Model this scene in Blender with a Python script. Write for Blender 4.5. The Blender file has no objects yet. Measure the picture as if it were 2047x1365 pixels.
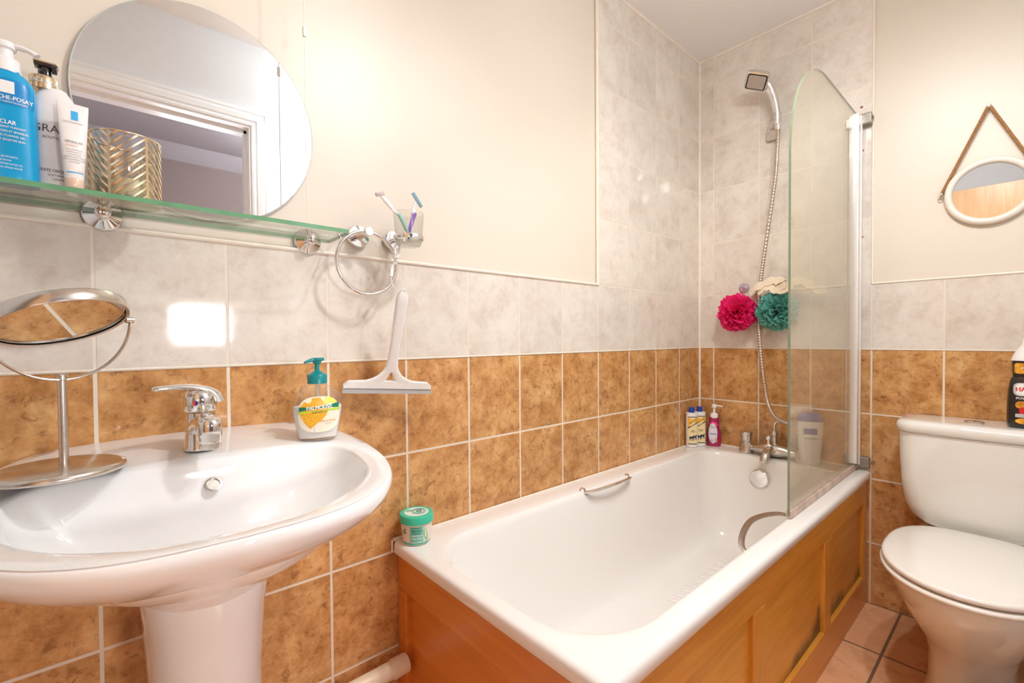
import bpy, bmesh, math, random
from mathutils import Vector, Matrix, noise as mnoise
PI = math.pi
S = bpy.context.scene
COL = S.collection

# ------------------------------------------------------------------ camera
yaw, pit, rol = .7203, -.0185, -.0071
fwd = Vector((math.sin(yaw)*math.cos(pit), math.cos(yaw)*math.cos(pit), math.sin(pit)))
rt = Vector((math.cos(yaw), -math.sin(yaw), 0)); upv = rt.cross(fwd)
R_ = math.cos(rol)*rt + math.sin(rol)*upv; U_ = -math.sin(rol)*rt + math.cos(rol)*upv
cam = bpy.data.cameras.new('camera'); cam.lens = 917.761/2047*36; cam.sensor_width = 36
cam.shift_x = (1023.5-1017.416)/2047; cam.shift_y = (693.512-682.5)/2047; cam.clip_start = .01
co = bpy.data.objects.new('camera', cam); COL.objects.link(co)
M = Matrix((R_, U_, -fwd)).transposed().to_4x4(); M.translation = Vector((-2.2178, -1.0910, 1.0384))
co.matrix_world = M; S.camera = co
# ------------------------------------------------------------------ world, exposure
W = bpy.data.worlds.new('world'); S.world = W; W.use_nodes = True
W.node_tree.nodes['Background'].inputs[0].default_value = (.75, .85, 1, 1)
W.node_tree.nodes['Background'].inputs[1].default_value = 1.0
S.view_settings.view_transform = 'Standard'; S.view_settings.look = 'None'; S.view_settings.gamma = 1
S.view_settings.use_curve_mapping = False
S.view_settings.exposure = 0.62
S.cycles.max_bounces = 12; S.cycles.diffuse_bounces = 6; S.cycles.glossy_bounces = 6
S.cycles.transparent_max_bounces = 16; S.cycles.caustics_reflective = False; S.cycles.caustics_refractive = False
# lamps: three spot bulbs of the ceiling fitting, plus an unseen fill light added in the hallway
LAMP_W = 7.4; HALL_W = 7.0; FILL_W = 1.9
LAMP = Vector((-1.27, -.95, 2.25))
BULBS = [LAMP + Vector((-.17, .02, 0)), LAMP + Vector((.02, -.16, 0)), LAMP + Vector((.14, .12, 0))]
def point(name, loc, w, r, col):
    l = bpy.data.lights.new(name, 'POINT'); l.energy = w; l.shadow_soft_size = r; l.color = col
    o = bpy.data.objects.new(name, l); o.location = loc; COL.objects.link(o); return o
AIMS = [Vector((-2.2, -.60, .6)), Vector((-.55, -.45, .3)), Vector((-.35, -.9, .5))]
LCOL = (.95, .98, 1.0)
for b, aim in zip(BULBS, AIMS):
    p = b + Vector((0, 0, -.035))
    l = bpy.data.lights.new('ceiling_spot_light', 'SPOT'); l.energy = LAMP_W*2.2; l.shadow_soft_size = .03; l.color = LCOL
    l.spot_size = math.radians(140); l.spot_blend = .8
    o = bpy.data.objects.new('ceiling_spot_light', l); o.location = p; o.rotation_euler = (aim-p).to_track_quat('-Z', 'Y').to_euler(); COL.objects.link(o)
    point('ceiling_bulb_light', p, FILL_W, .03, LCOL)
point('hallway_fill_light', (-1.25, -2.2, 2.2), HALL_W, .12, (.93, .95, 1.0))  # added fill without a fitting, kept out of sight behind the right jamb

# ------------------------------------------------------------------ materials
def new_mat(name):
    m = bpy.data.materials.new(name); m.use_nodes = True; nt = m.node_tree
    return m, nt, nt.nodes['Principled BSDF']
def N(nt, t, **k):
    n = nt.nodes.new(t)
    for a, b in k.items(): setattr(n, a, b)
    return n
def mat(name, col, rough=.4, metal=0, var=.04, nscale=30, bump=0, bscale=60, coat=0, spec=.5, trans=0, sss=0, alpha=1, stretch=(1,1,1)):
    m, nt, b = new_mat(name); L = nt.links
    tc = N(nt, 'ShaderNodeTexCoord'); mp = N(nt, 'ShaderNodeMapping'); mp.inputs['Scale'].default_value = stretch
    L.new(tc.outputs['Object'], mp.inputs[0])
    nz = N(nt, 'ShaderNodeTexNoise'); nz.inputs['Scale'].default_value = nscale; nz.inputs['Detail'].default_value = 4
    L.new(mp.outputs[0], nz.inputs['Vector'])
    r = N(nt, 'ShaderNodeValToRGB'); e = r.color_ramp.elements
    c0 = [max(0, c*(1-var)) for c in col]; c1 = [min(1, c*(1+var)) for c in col]
    e[0].position = .3; e[1].position = .7; e[0].color = (*c0, 1); e[1].color = (*c1, 1)
    L.new(nz.outputs[0], r.inputs[0]); L.new(r.outputs[0], b.inputs['Base Color'])
    b.inputs['Roughness'].default_value = rough; b.inputs['Metallic'].default_value = metal
    b.inputs['Coat Weight'].default_value = coat; b.inputs['Specular IOR Level'].default_value = spec
    b.inputs['Transmission Weight'].default_value = trans; b.inputs['Alpha'].default_value = alpha
    if sss: b.inputs['Subsurface Weight'].default_value = sss; b.inputs['Subsurface Scale'].default_value = .01
    if bump:
        n2 = N(nt, 'ShaderNodeTexNoise'); n2.inputs['Scale'].default_value = bscale; n2.inputs['Detail'].default_value = 5
        L.new(mp.outputs[0], n2.inputs['Vector'])
        bp = N(nt, 'ShaderNodeBump'); bp.inputs['Strength'].default_value = bump; bp.inputs['Distance'].default_value = .002
        L.new(n2.outputs[0], bp.inputs['Height']); L.new(bp.outputs[0], b.inputs['Normal'])
    return m
def thin_glass(name, tint, haze=.0, hazecol=(.8, .8, .75), gl=.0):
    """clear sheet glass: fresnel reflection over a tinted see-through body with a little dirt"""
    m = bpy.data.materials.new(name); m.use_nodes = True; nt = m.node_tree; nt.nodes.clear(); L = nt.links
    out = N(nt, 'ShaderNodeOutputMaterial'); tr = N(nt, 'ShaderNodeBsdfTransparent'); tr.inputs[0].default_value = (*tint, 1)
    go = N(nt, 'ShaderNodeBsdfGlossy'); go.inputs['Roughness'].default_value = gl
    fr = N(nt, 'ShaderNodeFresnel'); gg = N(nt, 'ShaderNodeNewGeometry')
    io = N(nt, 'ShaderNodeMapRange'); io.inputs[3].default_value = 1.5; io.inputs[4].default_value = 1/1.5
    L.new(gg.outputs['Backfacing'], io.inputs[0]); L.new(io.outputs[0], fr.inputs[0])
    df = N(nt, 'ShaderNodeBsdfDiffuse'); df.inputs[0].default_value = (*hazecol, 1)
    nz = N(nt, 'ShaderNodeTexNoise'); nz.inputs['Scale'].default_value = 9; nz.inputs['Detail'].default_value = 6
    tc = N(nt, 'ShaderNodeTexCoord'); mp = N(nt, 'ShaderNodeMapping'); mp.inputs['Scale'].default_value = (3, 3, .6)
    L.new(tc.outputs['Object'], mp.inputs[0]); L.new(mp.outputs[0], nz.inputs['Vector'])
    mr = N(nt, 'ShaderNodeMapRange'); mr.inputs[3].default_value = haze*.6; mr.inputs[4].default_value = haze*1.4
    L.new(nz.outputs[0], mr.inputs[0])
    a = N(nt, 'ShaderNodeMixShader'); L.new(mr.outputs[0], a.inputs[0]); L.new(tr.outputs[0], a.inputs[1]); L.new(df.outputs[0], a.inputs[2])
    b = N(nt, 'ShaderNodeMixShader'); L.new(fr.outputs[0], b.inputs[0]); L.new(a.outputs[0], b.inputs[1]); L.new(go.outputs[0], b.inputs[2])
    L.new(b.outputs[0], out.inputs[0]); return m
def emit(name, col, s):
    m, nt, b = new_mat(name); b.inputs['Base Color'].default_value = (*col, 1)
    b.inputs['Emission Color'].default_value = (*col, 1); b.inputs['Emission Strength'].default_value = s; return m
def mth(nt, op, a, b=None, c=None):
    n = N(nt, 'ShaderNodeMath', operation=op)
    for i, v in enumerate((a, b, c)):
        if v is None: continue
        if hasattr(v, 'links') or hasattr(v, 'is_output'): nt.links.new(v, n.inputs[i])
        else: n.inputs[i].default_value = v
    return n.outputs[0]
def tile_mat(name, horiz, off, w, z0, h, ramp, grout, gw, veins, rough=.055, axes='xz', scale=15, bumpd=.0012, vein_amt=.7, spec=.5):
    """glazed tiles; position decides the joints.  horiz: 'x' or 'y'; u = -(coord) - off"""
    m, nt, b = new_mat(name); L = nt.links
    g = N(nt, 'ShaderNodeNewGeometry'); sp = N(nt, 'ShaderNodeSeparateXYZ'); L.new(g.outputs['Position'], sp.inputs[0])
    X = sp.outputs[{'x': 0, 'y': 1}[horiz]]; Z = sp.outputs[{'z': 2, 'y': 1, 'x': 0}[axes[1]]]
    u = mth(nt, 'DIVIDE', mth(nt, 'SUBTRACT', mth(nt, 'MULTIPLY', X, -1), off), w)
    v = mth(nt, 'DIVIDE', mth(nt, 'SUBTRACT', Z, z0), h)
    def edge(t, k):
        f = mth(nt, 'FRACT', t); return mth(nt, 'MULTIPLY', mth(nt, 'MINIMUM', f, mth(nt, 'SUBTRACT', 1, f)), k)
    d = mth(nt, 'MINIMUM', edge(u, w), edge(v, h))
    mr = N(nt, 'ShaderNodeMapRange'); mr.inputs[1].default_value = gw*.5; mr.inputs[2].default_value = gw*.5+.0009
    L.new(d, mr.inputs[0]); mask = mr.outputs[0]
    cell = N(nt, 'ShaderNodeCombineXYZ'); L.new(mth(nt, 'FLOOR', u), cell.inputs[0]); L.new(mth(nt, 'FLOOR', v), cell.inputs[1])
    wn = N(nt, 'ShaderNodeTexWhiteNoise'); L.new(cell.outputs[0], wn.inputs['Vector'])
    vm = N(nt, 'ShaderNodeVectorMath', operation='MULTIPLY_ADD'); vm.inputs[1].default_value = (7, 7, 7)
    L.new(wn.outputs['Color'], vm.inputs[0]); L.new(g.outputs['Position'], vm.inputs[2])
    n1 = N(nt, 'ShaderNodeTexNoise'); n1.inputs['Scale'].default_value = scale; n1.inputs['Detail'].default_value = 9
    n1.inputs['Roughness'].default_value = .74; n1.inputs['Distortion'].default_value = .15; L.new(vm.outputs[0], n1.inputs['Vector'])
    cr = N(nt, 'ShaderNodeValToRGB'); e = cr.color_ramp.elements
    for i, (p, c) in enumerate(ramp):
        el = e[i] if i < 2 else e.new(p); el.position = p; el.color = (*c, 1)
    L.new(n1.outputs[0], cr.inputs[0])
    n2 = N(nt, 'ShaderNodeTexNoise'); n2.inputs['Scale'].default_value = scale*2.9; n2.inputs['Detail'].default_value = 6
    n2.inputs['Distortion'].default_value = .5; n2.inputs['Roughness'].default_value = .7; L.new(vm.outputs[0], n2.inputs['Vector'])
    vr = N(nt, 'ShaderNodeMapRange'); vr.inputs[1].default_value = .47; vr.inputs[2].default_value = .33
    vr.inputs[3].default_value = 0; vr.inputs[4].default_value = vein_amt
    L.new(n2.outputs[0], vr.inputs[0])
    mx = N(nt, 'ShaderNodeMix', data_type='RGBA'); L.new(vr.outputs[0], mx.inputs[0]); L.new(cr.outputs[0], mx.inputs[6]); mx.inputs[7].default_value = (*veins, 1)
    # brightness of whole tile varies a little
    tv = mth(nt, 'MULTIPLY_ADD', wn.outputs['Value'], .10, .95)
    mb = N(nt, 'ShaderNodeMix', data_type='RGBA', blend_type='MULTIPLY'); mb.inputs[0].default_value = 1
    L.new(mx.outputs[2], mb.inputs[6]); L.new(tv, mb.inputs[7])
    mg = N(nt, 'ShaderNodeMix', data_type='RGBA'); L.new(mask, mg.inputs[0]); mg.inputs[6].default_value = (*grout, 1); L.new(mb.outputs[2], mg.inputs[7])
    L.new(mg.outputs[2], b.inputs['Base Color'])
    ro = mth(nt, 'MULTIPLY_ADD', mask, rough-.6, .6); L.new(ro, b.inputs['Roughness'])
    b.inputs['Specular IOR Level'].default_value = spec
    hh = mth(nt, 'ADD', mask, mth(nt, 'MULTIPLY', n1.outputs[0], .12))
    bp = N(nt, 'ShaderNodeBump'); bp.inputs['Strength'].default_value = .6; bp.inputs['Distance'].default_value = bumpd
    L.new(hh, bp.inputs['Height']); L.new(bp.outputs[0], b.inputs['Normal'])
    return m
def wood_mat(name, c1, c2, along='x', mould=False, rough=.28):
    m, nt, b = new_mat(name); L = nt.links
    g = N(nt, 'ShaderNodeNewGeometry'); mp = N(nt, 'ShaderNodeMapping')
    mp.inputs['Scale'].default_value = {'x': (1.2, 9, 14), 'y': (9, 1.2, 14), 'z': (12, 12, 1.3)}[along]
    L.new(g.outputs['Position'], mp.inputs[0])
    n = N(nt, 'ShaderNodeTexNoise'); n.inputs['Scale'].default_value = 3; n.inputs['Detail'].default_value = 7; n.inputs['Distortion'].default_value = .8
    L.new(mp.outputs[0], n.inputs['Vector'])
    cr = N(nt, 'ShaderNodeValToRGB'); e = cr.color_ramp.elements; e[0].position = .32; e[1].position = .68
    e[0].color = (*c1, 1); e[1].color = (*c2, 1); L.new(n.outputs[0], cr.inputs[0]); out = cr.outputs[0]
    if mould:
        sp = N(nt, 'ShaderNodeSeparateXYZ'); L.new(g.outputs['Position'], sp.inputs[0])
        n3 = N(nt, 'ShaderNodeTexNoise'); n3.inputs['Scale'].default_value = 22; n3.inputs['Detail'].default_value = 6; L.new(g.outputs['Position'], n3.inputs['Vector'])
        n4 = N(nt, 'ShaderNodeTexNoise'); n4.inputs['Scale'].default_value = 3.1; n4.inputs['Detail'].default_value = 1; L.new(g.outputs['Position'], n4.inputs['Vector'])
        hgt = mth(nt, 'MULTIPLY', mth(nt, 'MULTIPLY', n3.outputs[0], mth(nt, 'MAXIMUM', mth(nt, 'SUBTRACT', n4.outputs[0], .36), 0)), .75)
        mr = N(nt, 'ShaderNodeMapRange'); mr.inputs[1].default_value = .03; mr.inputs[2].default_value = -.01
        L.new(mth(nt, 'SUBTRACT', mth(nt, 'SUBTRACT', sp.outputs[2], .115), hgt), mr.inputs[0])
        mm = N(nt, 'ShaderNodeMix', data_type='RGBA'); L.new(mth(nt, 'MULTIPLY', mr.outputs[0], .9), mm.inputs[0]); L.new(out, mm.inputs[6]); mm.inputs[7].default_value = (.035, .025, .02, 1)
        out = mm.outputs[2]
    L.new(out, b.inputs['Base Color']); b.inputs['Roughness'].default_value = rough
    return m
TW, TH, TH2, ZJ = .2037, .25, .2528, .987
U0, V0 = .1962, .0722
OR = [(.30, (.34, .140, .045)), (.43, (.52, .245, .085)), (.55, (.66, .350, .135)), (.72, (.80, .51, .24))]
WT = [(.32, (.63, .54, .46)), (.46, (.73, .65, .57)), (.58, (.78, .71, .63)), (.76, (.82, .76, .69))]
GR = (.80, .68, .54)
m_or1 = tile_mat('orange_tile_back', 'x', U0, TW, ZJ, TH, OR, GR, .0052, (.22, .085, .03))
m_wt1 = tile_mat('white_tile_back', 'x', U0, TW, ZJ, TH2, WT, (.82, .71, .60), .0042, (.56, .45, .36), vein_amt=.3, scale=11)
m_or2 = tile_mat('orange_tile_right', 'y', V0, TW, ZJ, TH, OR, GR, .0052, (.22, .085, .03))
m_wt2 = tile_mat('white_tile_right', 'y', V0, TW, ZJ, TH2, WT, (.82, .71, .60), .0042, (.56, .45, .36), vein_amt=.3, scale=11)
FL = [(.3, (.68, .36, .19)), (.5, (.76, .42, .23)), (.7, (.82, .50, .30))]
m_floor = tile_mat('floor_tile', 'x', .003, .3365, -.777, .3365, [FL[0], FL[1], FL[2]], (.20, .125, .075), .007, (.50, .25, .13), axes='xy', scale=5, rough=.22, vein_amt=.4)
m_paint = mat('cream_paint', (.75, .665, .56), .38, var=.01, nscale=3, bump=.06, bscale=90, spec=.4)
m_white_wall = mat('cool_white_paint', (.80, .84, .90), .5, var=.01)
m_ceil = mat('ceiling_paint', (.87, .84, .81), .8, var=.01)
m_white_gloss = mat('white_gloss_paint', (.88, .91, .96), .25, var=.01)
m_hall = mat('mauve_hall_paint', (.36, .29, .27), .7, var=.02)
m_hallceil = mat('lilac_hall_ceiling', (.52, .50, .53), .8, var=.01)
m_seal = mat('cream_sealant', (.86, .77, .66), .4, var=.04)
m_ceramic = mat('white_glazed_ceramic', (.88, .87, .86), .06, var=.006, nscale=4, coat=.6)
m_acrylic = mat('white_bath_acrylic', (.88, .85, .82), .13, var=.006, nscale=4, coat=.3)
m_toilet = mat('ivory_ceramic', (.87, .85, .80), .07, var=.006, coat=.5)
m_seatp = mat('ivory_seat_plastic', (.88, .84, .78), .12, var=.006, coat=.3)
m_chrome = mat('polished_chrome', (.82, .80, .78), .06, metal=1, var=.02)
m_dullchrome = mat('limescaled_chrome', (.66, .62, .58), .24, metal=1, var=.12, nscale=60)
m_steel = mat('brushed_steel', (.66, .60, .54), .24, metal=1, var=.06, nscale=120)
m_alu = mat('white_aluminium', (.86, .84, .82), .3, metal=.5, var=.02)
m_mirror = mat('mirror_silver', (.93, .94, .93), .0, metal=1, var=0)
m_gold = mat('pale_gold_metal', (.80, .64, .42), .22, metal=1, var=.05)
m_dark = mat('dark_gap', (.05, .035, .03), .6)
m_black = mat('glossy_black_plastic', (.015, .012, .012), .12, coat=.4)
m_wplast = mat('white_plastic', (.87, .85, .83), .25, var=.01)
m_rubber = mat('grey_rubber', (.42, .41, .40), .5)
m_glass_edge = mat('green_glass_edge', (.16, .36, .20), .08, var=.1)
m_shelf = thin_glass('shelf_glass', (.955, .98, .955), .02)
m_screen = thin_glass('shower_screen_glass', (.965, .955, .90), .10, (.86, .80, .66))
m_clear = thin_glass('tumbler_glass', (.96, .96, .95), .03)
m_frost = thin_glass('frosted_glass_base', (.96, .96, .94), .3, (.88, .88, .84))

# ------------------------------------------------------------------ mesh helpers
def finish(name, bm, m, parent=None, smooth=True, ang=35):
    bmesh.ops.recalc_face_normals(bm, faces=bm.faces)
    me = bpy.data.meshes.new(name); bm.to_mesh(me); bm.free()
    for x in (m if isinstance(m, (list, tuple)) else [m]): me.materials.append(x)
    if smooth:
        for p in me.polygons: p.use_smooth = True
        me.set_sharp_from_angle(angle=math.radians(ang))
    o = bpy.data.objects.new(name, me); COL.objects.link(o)
    if parent: o.parent = parent
    return o
def tag(o, label, cat, group=None):
    o['label'] = label; o['category'] = cat
    if group: o['group'] = group
    return o
def struct(o): o['kind'] = 'structure'; return o
def thing(name, loc, label, cat, rz=0, group=None, rx=0, ry=0):
    o = bpy.data.objects.new(name, None); COL.objects.link(o); o.location = loc; o.rotation_euler = (rx, ry, rz)
    o.empty_display_size = .05
    return tag(o, label, cat, group)
def box(bm, a, b, bev=0, mi=0):
    x0, y0, z0 = a; x1, y1, z1 = b
    vs = [bm.verts.new((x, y, z)) for x in (x0, x1) for y in (y0, y1) for z in (z0, z1)]
    fs = [bm.faces.new([vs[i] for i in f]) for f in ((0,1,3,2),(4,6,7,5),(0,4,5,1),(2,3,7,6),(0,2,6,4),(1,5,7,3))]
    for f in fs: f.material_index = mi
    if bev:
        es = list({e for f in fs for e in f.edges}); bmesh.ops.bevel(bm, geom=es, offset=bev, segments=2, affect='EDGES', profile=.5)
    return vs
def loft(bm, rings, caps=(1, 1), mi=0, closed=True):
    vr = [[bm.verts.new(p) for p in r] for r in rings]; n = len(rings[0])
    for a, b in zip(vr, vr[1:]):
        for i in range(n if closed else n-1):
            f = bm.faces.new((a[i], a[(i+1) % n], b[(i+1) % n], b[i])); f.material_index = mi
    if caps[0]: bm.faces.new(vr[0]).material_index = mi
    if caps[1]: bm.faces.new(vr[-1]).material_index = mi
    return vr
def lathe(bm, prof, c=(0, 0, 0), axis='z', n=32, caps=(1, 1), mi=0, sx=1, sy=1):
    rings = []
    for r, h in prof:
        ring = []
        for i in range(n):
            t = 2*PI*i/n; a, b = r*math.cos(t)*sx, r*math.sin(t)*sy
            p = {'z': (a, b, h), 'y': (a, h, b), 'x': (h, a, b)}[axis]
            ring.append(Vector(p)+Vector(c))
        rings.append(ring)
    return loft(bm, rings, caps, mi)
def smooth_path(pts, k=8, closed=False):
    P = [Vector(p) for p in pts]; out = []; n = len(P)
    rng = range(n if closed else n-1)
    for i in rng:
        p0 = P[(i-1) % n] if closed or i > 0 else P[0]; p1 = P[i]; p2 = P[(i+1) % n]; p3 = P[(i+2) % n] if closed or i+2 < n else P[-1]
        for j in range(k):
            t = j/k; out.append(.5*((2*p1)+(-p0+p2)*t+(2*p0-5*p1+4*p2-p3)*t*t+(-p0+3*p1-3*p2+p3)*t**3))
    if not closed: out.append(P[-1])
    return out
def tube(bm, pts, r, n=12, closed=False, mi=0, flat=None):
    """flat: (vector, factor) squashes the section along a direction"""
    P = [Vector(p) for p in pts]; m = len(P); rings = []; nrm = None
    for i, p in enumerate(P):
        a = P[(i+1) % m] if closed or i < m-1 else P[i]; b = P[(i-1) % m] if closed or i > 0 else P[i]
        t = (a-b).normalized()
        if nrm is None: nrm = t.orthogonal().normalized()
        nrm = (nrm - t*nrm.dot(t)).normalized(); bn = t.cross(nrm)
        rr = r[i] if isinstance(r, (list, tuple)) else r
        ring = []
        for k in range(n):
            d = (math.cos(2*PI*k/n)*nrm + math.sin(2*PI*k/n)*bn)*rr
            if flat: fv = Vector(flat[0]).normalized(); d -= fv*d.dot(fv)*(1-flat[1])
            ring.append(p+d)
        rings.append(ring)
    if closed:
        vr = [[bm.verts.new(q) for q in ring] for ring in rings]
        # match seam
        off = min(range(n), key=lambda s: sum((rings[0][(k+s) % n]-rings[-1][k]).length for k in range(n)))
        for i in range(m):
            A = vr[i]; B = vr[(i+1) % m]; o = off if i == m-1 else 0
            for k in range(n): bm.faces.new((A[k], A[(k+1) % n], B[(k+1+o) % n], B[(k+o) % n])).material_index = mi
    else: loft(bm, rings, (1, 1), mi)
def torus(bm, c, R, r, plane='xz', n=64, k=12, a0=0, sx=1, sz=1):
    pts = []
    for i in range(n):
        t = 2*PI*i/n+a0; a, b = R*math.cos(t)*sx, R*math.sin(t)*sz
        pts.append(Vector(c)+Vector({'xz': (a, 0, b), 'xy': (a, b, 0), 'yz': (0, a, b)}[plane]))
    tube(bm, pts, r, k, closed=True)
def rrect(x0, x1, y0, y1, r, z, nc=8, ns=6):
    """rounded rectangle ring; r one value or (r at x0y0, x1y0, x1y1, x0y1)"""
    if not isinstance(r, (tuple, list)): r = (r,)*4
    cs = [(x0, y0, r[0], PI), (x1, y0, r[1], 1.5*PI), (x1, y1, r[2], 0), (x0, y1, r[3], .5*PI)]
    sg = [(1, 1), (-1, 1), (-1, -1), (1, -1)]; arcs = []
    for (x, y, rr, a), (sx, sy) in zip(cs, sg):
        cx, cy = x+sx*rr, y+sy*rr
        arcs.append([Vector((cx+rr*math.cos(a+.5*PI*i/nc), cy+rr*math.sin(a+.5*PI*i/nc), z)) for i in range(nc+1)])
    out = []
    for i in range(4):
        A, B = arcs[i], arcs[(i+1) % 4]; out += A
        for j in range(1, ns): out.append(A[-1].lerp(B[0], j/ns))
    return out
def supere(cx, cy, a, b, z, e=2.0, n=48):
    out = []
    for i in range(n):
        t = 2*PI*i/n; c, s = math.cos(t), math.sin(t)
        out.append(Vector((cx+a*math.copysign(abs(c)**(2/e), c), cy+b*math.copysign(abs(s)**(2/e), s), z)))
    return out
def text_bm(s, size, bold=0, align='CENTER', fn=None, mi=0, xs=1.0, bm=None):
    cu = bpy.data.curves.new('t', 'FONT'); cu.body = s; cu.size = size; cu.align_x = align; cu.align_y = 'CENTER'; cu.resolution_u = 3
    ob = bpy.data.objects.new('t', cu); COL.objects.link(ob); bpy.context.view_layer.update()
    me = bpy.data.meshes.new_from_object(ob); bpy.data.objects.remove(ob); bpy.data.curves.remove(cu)
    if bm is None: bm = bmesh.new()
    old = set(bm.verts); bm.from_mesh(me)
    if bold:      # heavier stroke: a second pass shifted a hair
        mid = set(bm.verts); bm.from_mesh(me)
        for v in bm.verts:
            if v not in mid: v.co.x += bold*2.2
    bpy.data.meshes.remove(me)
    nv = [v for v in bm.verts if v not in old]
    if fn:
        for v in nv: v.co = fn(v.co.x*xs, v.co.y)
    return bm
def patch(bm, pts, fn, mi=0, rings=6):
    """filled 2D outline laid on a surface: concentric rings toward its centre"""
    cx = sum(p[0] for p in pts)/len(pts); cy = sum(p[1] for p in pts)/len(pts)
    rs = []
    for k in range(rings):
        t = 1-k/rings; rs.append([fn(cx+(p[0]-cx)*t, cy+(p[1]-cy)*t) for p in pts])
    vr = loft(bm, rs, (0, 0), mi); c = bm.verts.new(fn(cx, cy)); n = len(pts)
    for i in range(n): bm.faces.new((vr[-1][i], vr[-1][(i+1) % n], c)).material_index = mi
def rect_pts(x0, x1, y0, y1, r=.001, k=6):
    return [(p.x, p.y) for p in rrect(x0, x1, y0, y1, r, 0, 3, k)]
class Bottle:
    """prof: list of (z, half width, half depth); e section exponent; front faces local -Y"""
    def __init__(s, prof, e=2.4): s.p = prof; s.e = e
    def ab(s, z):
        P = s.p
        if z <= P[0][0]: return P[0][1:]
        for (z0, a0, b0), (z1, a1, b1) in zip(P, P[1:]):
            if z0 <= z <= z1 and z1 > z0:
                t = (z-z0)/(z1-z0); return a0+(a1-a0)*t, b0+(b1-b0)*t
        return P[-1][1:]
    def body(s, bm, n=48): loft(bm, [supere(0, 0, a, b, z, s.e, n) for z, a, b in s.p])
    def on(s, eps=.0004):
        def f(u, v):
            a, b = s.ab(v); q = min(.97, abs(u)/a); return Vector((u, -b*(1-q**s.e)**(1/s.e)-eps, v))
        return f
def dense(prof, k=6):
    """catmull through profile points"""
    P = smooth_path([Vector(p) for p in prof], k); return [tuple(p) for p in P]

# ================================================================== ROOM
XL, YF, ZC = -2.66, -1.27, 2.382
bm = bmesh.new()
xe = -(U0+3*TW); zt = ZJ+TH2
box(bm, (XL, 0, 0), (0, .1, ZJ), mi=0); box(bm, (XL, 0, ZJ), (0, .1, zt), mi=1)
box(bm, (xe, 0, zt), (0, .1, ZC), mi=1); box(bm, (XL, .007, zt), (xe, .1, ZC), mi=2)
struct(finish('wall_back', bm, [m_or1, m_wt1, m_paint], smooth=False))
bm = bmesh.new(); ye = -(V0+3*TW)
box(bm, (0, YF, 0), (.1, .1, ZJ), mi=0); box(bm, (0, YF, ZJ), (.1, .1, zt), mi=1)
box(bm, (0, ye, zt), (.1, .1, ZC), mi=1); box(bm, (.007, YF, zt), (.1, ye, ZC), mi=2)
struct(finish('wall_right', bm, [m_or2, m_wt2, m_paint], smooth=False))
bm = bmesh.new(); box(bm, (XL-.1, -2.95, 0), (XL, .1, ZC)); struct(finish('wall_left', bm, m_white_wall, smooth=False))
DX0, DX1, DZ = -2.49, -1.715, 2.0
bm = bmesh.new(); box(bm, (DX1+.02, YF-.12, 0), (.1, YF, ZC)); box(bm, (XL, YF-.12, 0), (DX0-.02, YF, ZC)); box(bm, (DX0-.02, YF-.12, DZ+.02), (DX1+.02, YF, ZC))
struct(finish('wall_front', bm, m_white_wall, smooth=False))
bm = bmesh.new(); box(bm, (XL, -3, -.05), (.1, .1, 0)); struct(finish('floor', bm, m_floor, smooth=False))
bm = bmesh.new(); box(bm, (XL, YF-.12, ZC), (.1, .1, ZC+.05)); struct(finish('ceiling', bm, m_ceil, smooth=False))
# hallway seen in the oval mirror, with its small bright window
WX0, WX1, WZ0, WZ1, YH = -1.86, -1.53, 1.03, 1.285, -2.86
bm = bmesh.new()
box(bm, (XL, YH-.1, 0), (WX0, YH, ZC)); box(bm, (WX1, YH-.1, 0), (-.9, YH, ZC)); box(bm, (WX0, YH-.1, 0), (WX1, YH, WZ0)); box(bm, (WX0, YH-.1, WZ1), (WX1, YH, ZC))
struct(finish('wall_hallway_far', bm, m_hall, smooth=False))
bm = bmesh.new(); box(bm, (-1.0, YH-.1, 0), (-.9, YF-.12, ZC)); struct(finish('wall_hallway_right', bm, m_hall, smooth=False))
bm = bmesh.new(); box(bm, (XL, YH-.1, ZC), (-.9, YF-.12, ZC+.05)); struct(finish('ceiling_hallway', bm, m_hallceil, smooth=False))
bm = bmesh.new(); loft(bm, [[Vector((x, YH, ZC)), Vector((x, YH+.09, ZC)), Vector((x, YH+.075, ZC-.02)), Vector((x, YH+.02, ZC-.075)), Vector((x, YH, ZC-.09))] for x in (XL, -1.0)])
struct(finish('trim_1', bm, m_hallceil))
bm = bmesh.new(); box(bm, (WX0, YH-.09, WZ0), (WX1, YH-.085, WZ1))
w1 = struct(finish('window_1', bm, emit('daylit_window_pane', (.97, .98, 1), 62), smooth=False))
bm = bmesh.new()
for a, b in (((WX0-.03, YH-.02, WZ0-.03), (WX0+.012, YH+.012, WZ1+.03)), ((WX1-.012, YH-.02, WZ0-.03), (WX1+.03, YH+.012, WZ1+.03)), ((WX0, YH-.02, WZ0-.03), (WX1, YH+.012, WZ0+.012)), ((WX0, YH-.02, WZ1-.012), (WX1, YH+.012, WZ1+.03))): box(bm, a, b)
finish('window_frame', bm, m_white_gloss, w1, smooth=False)
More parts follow.
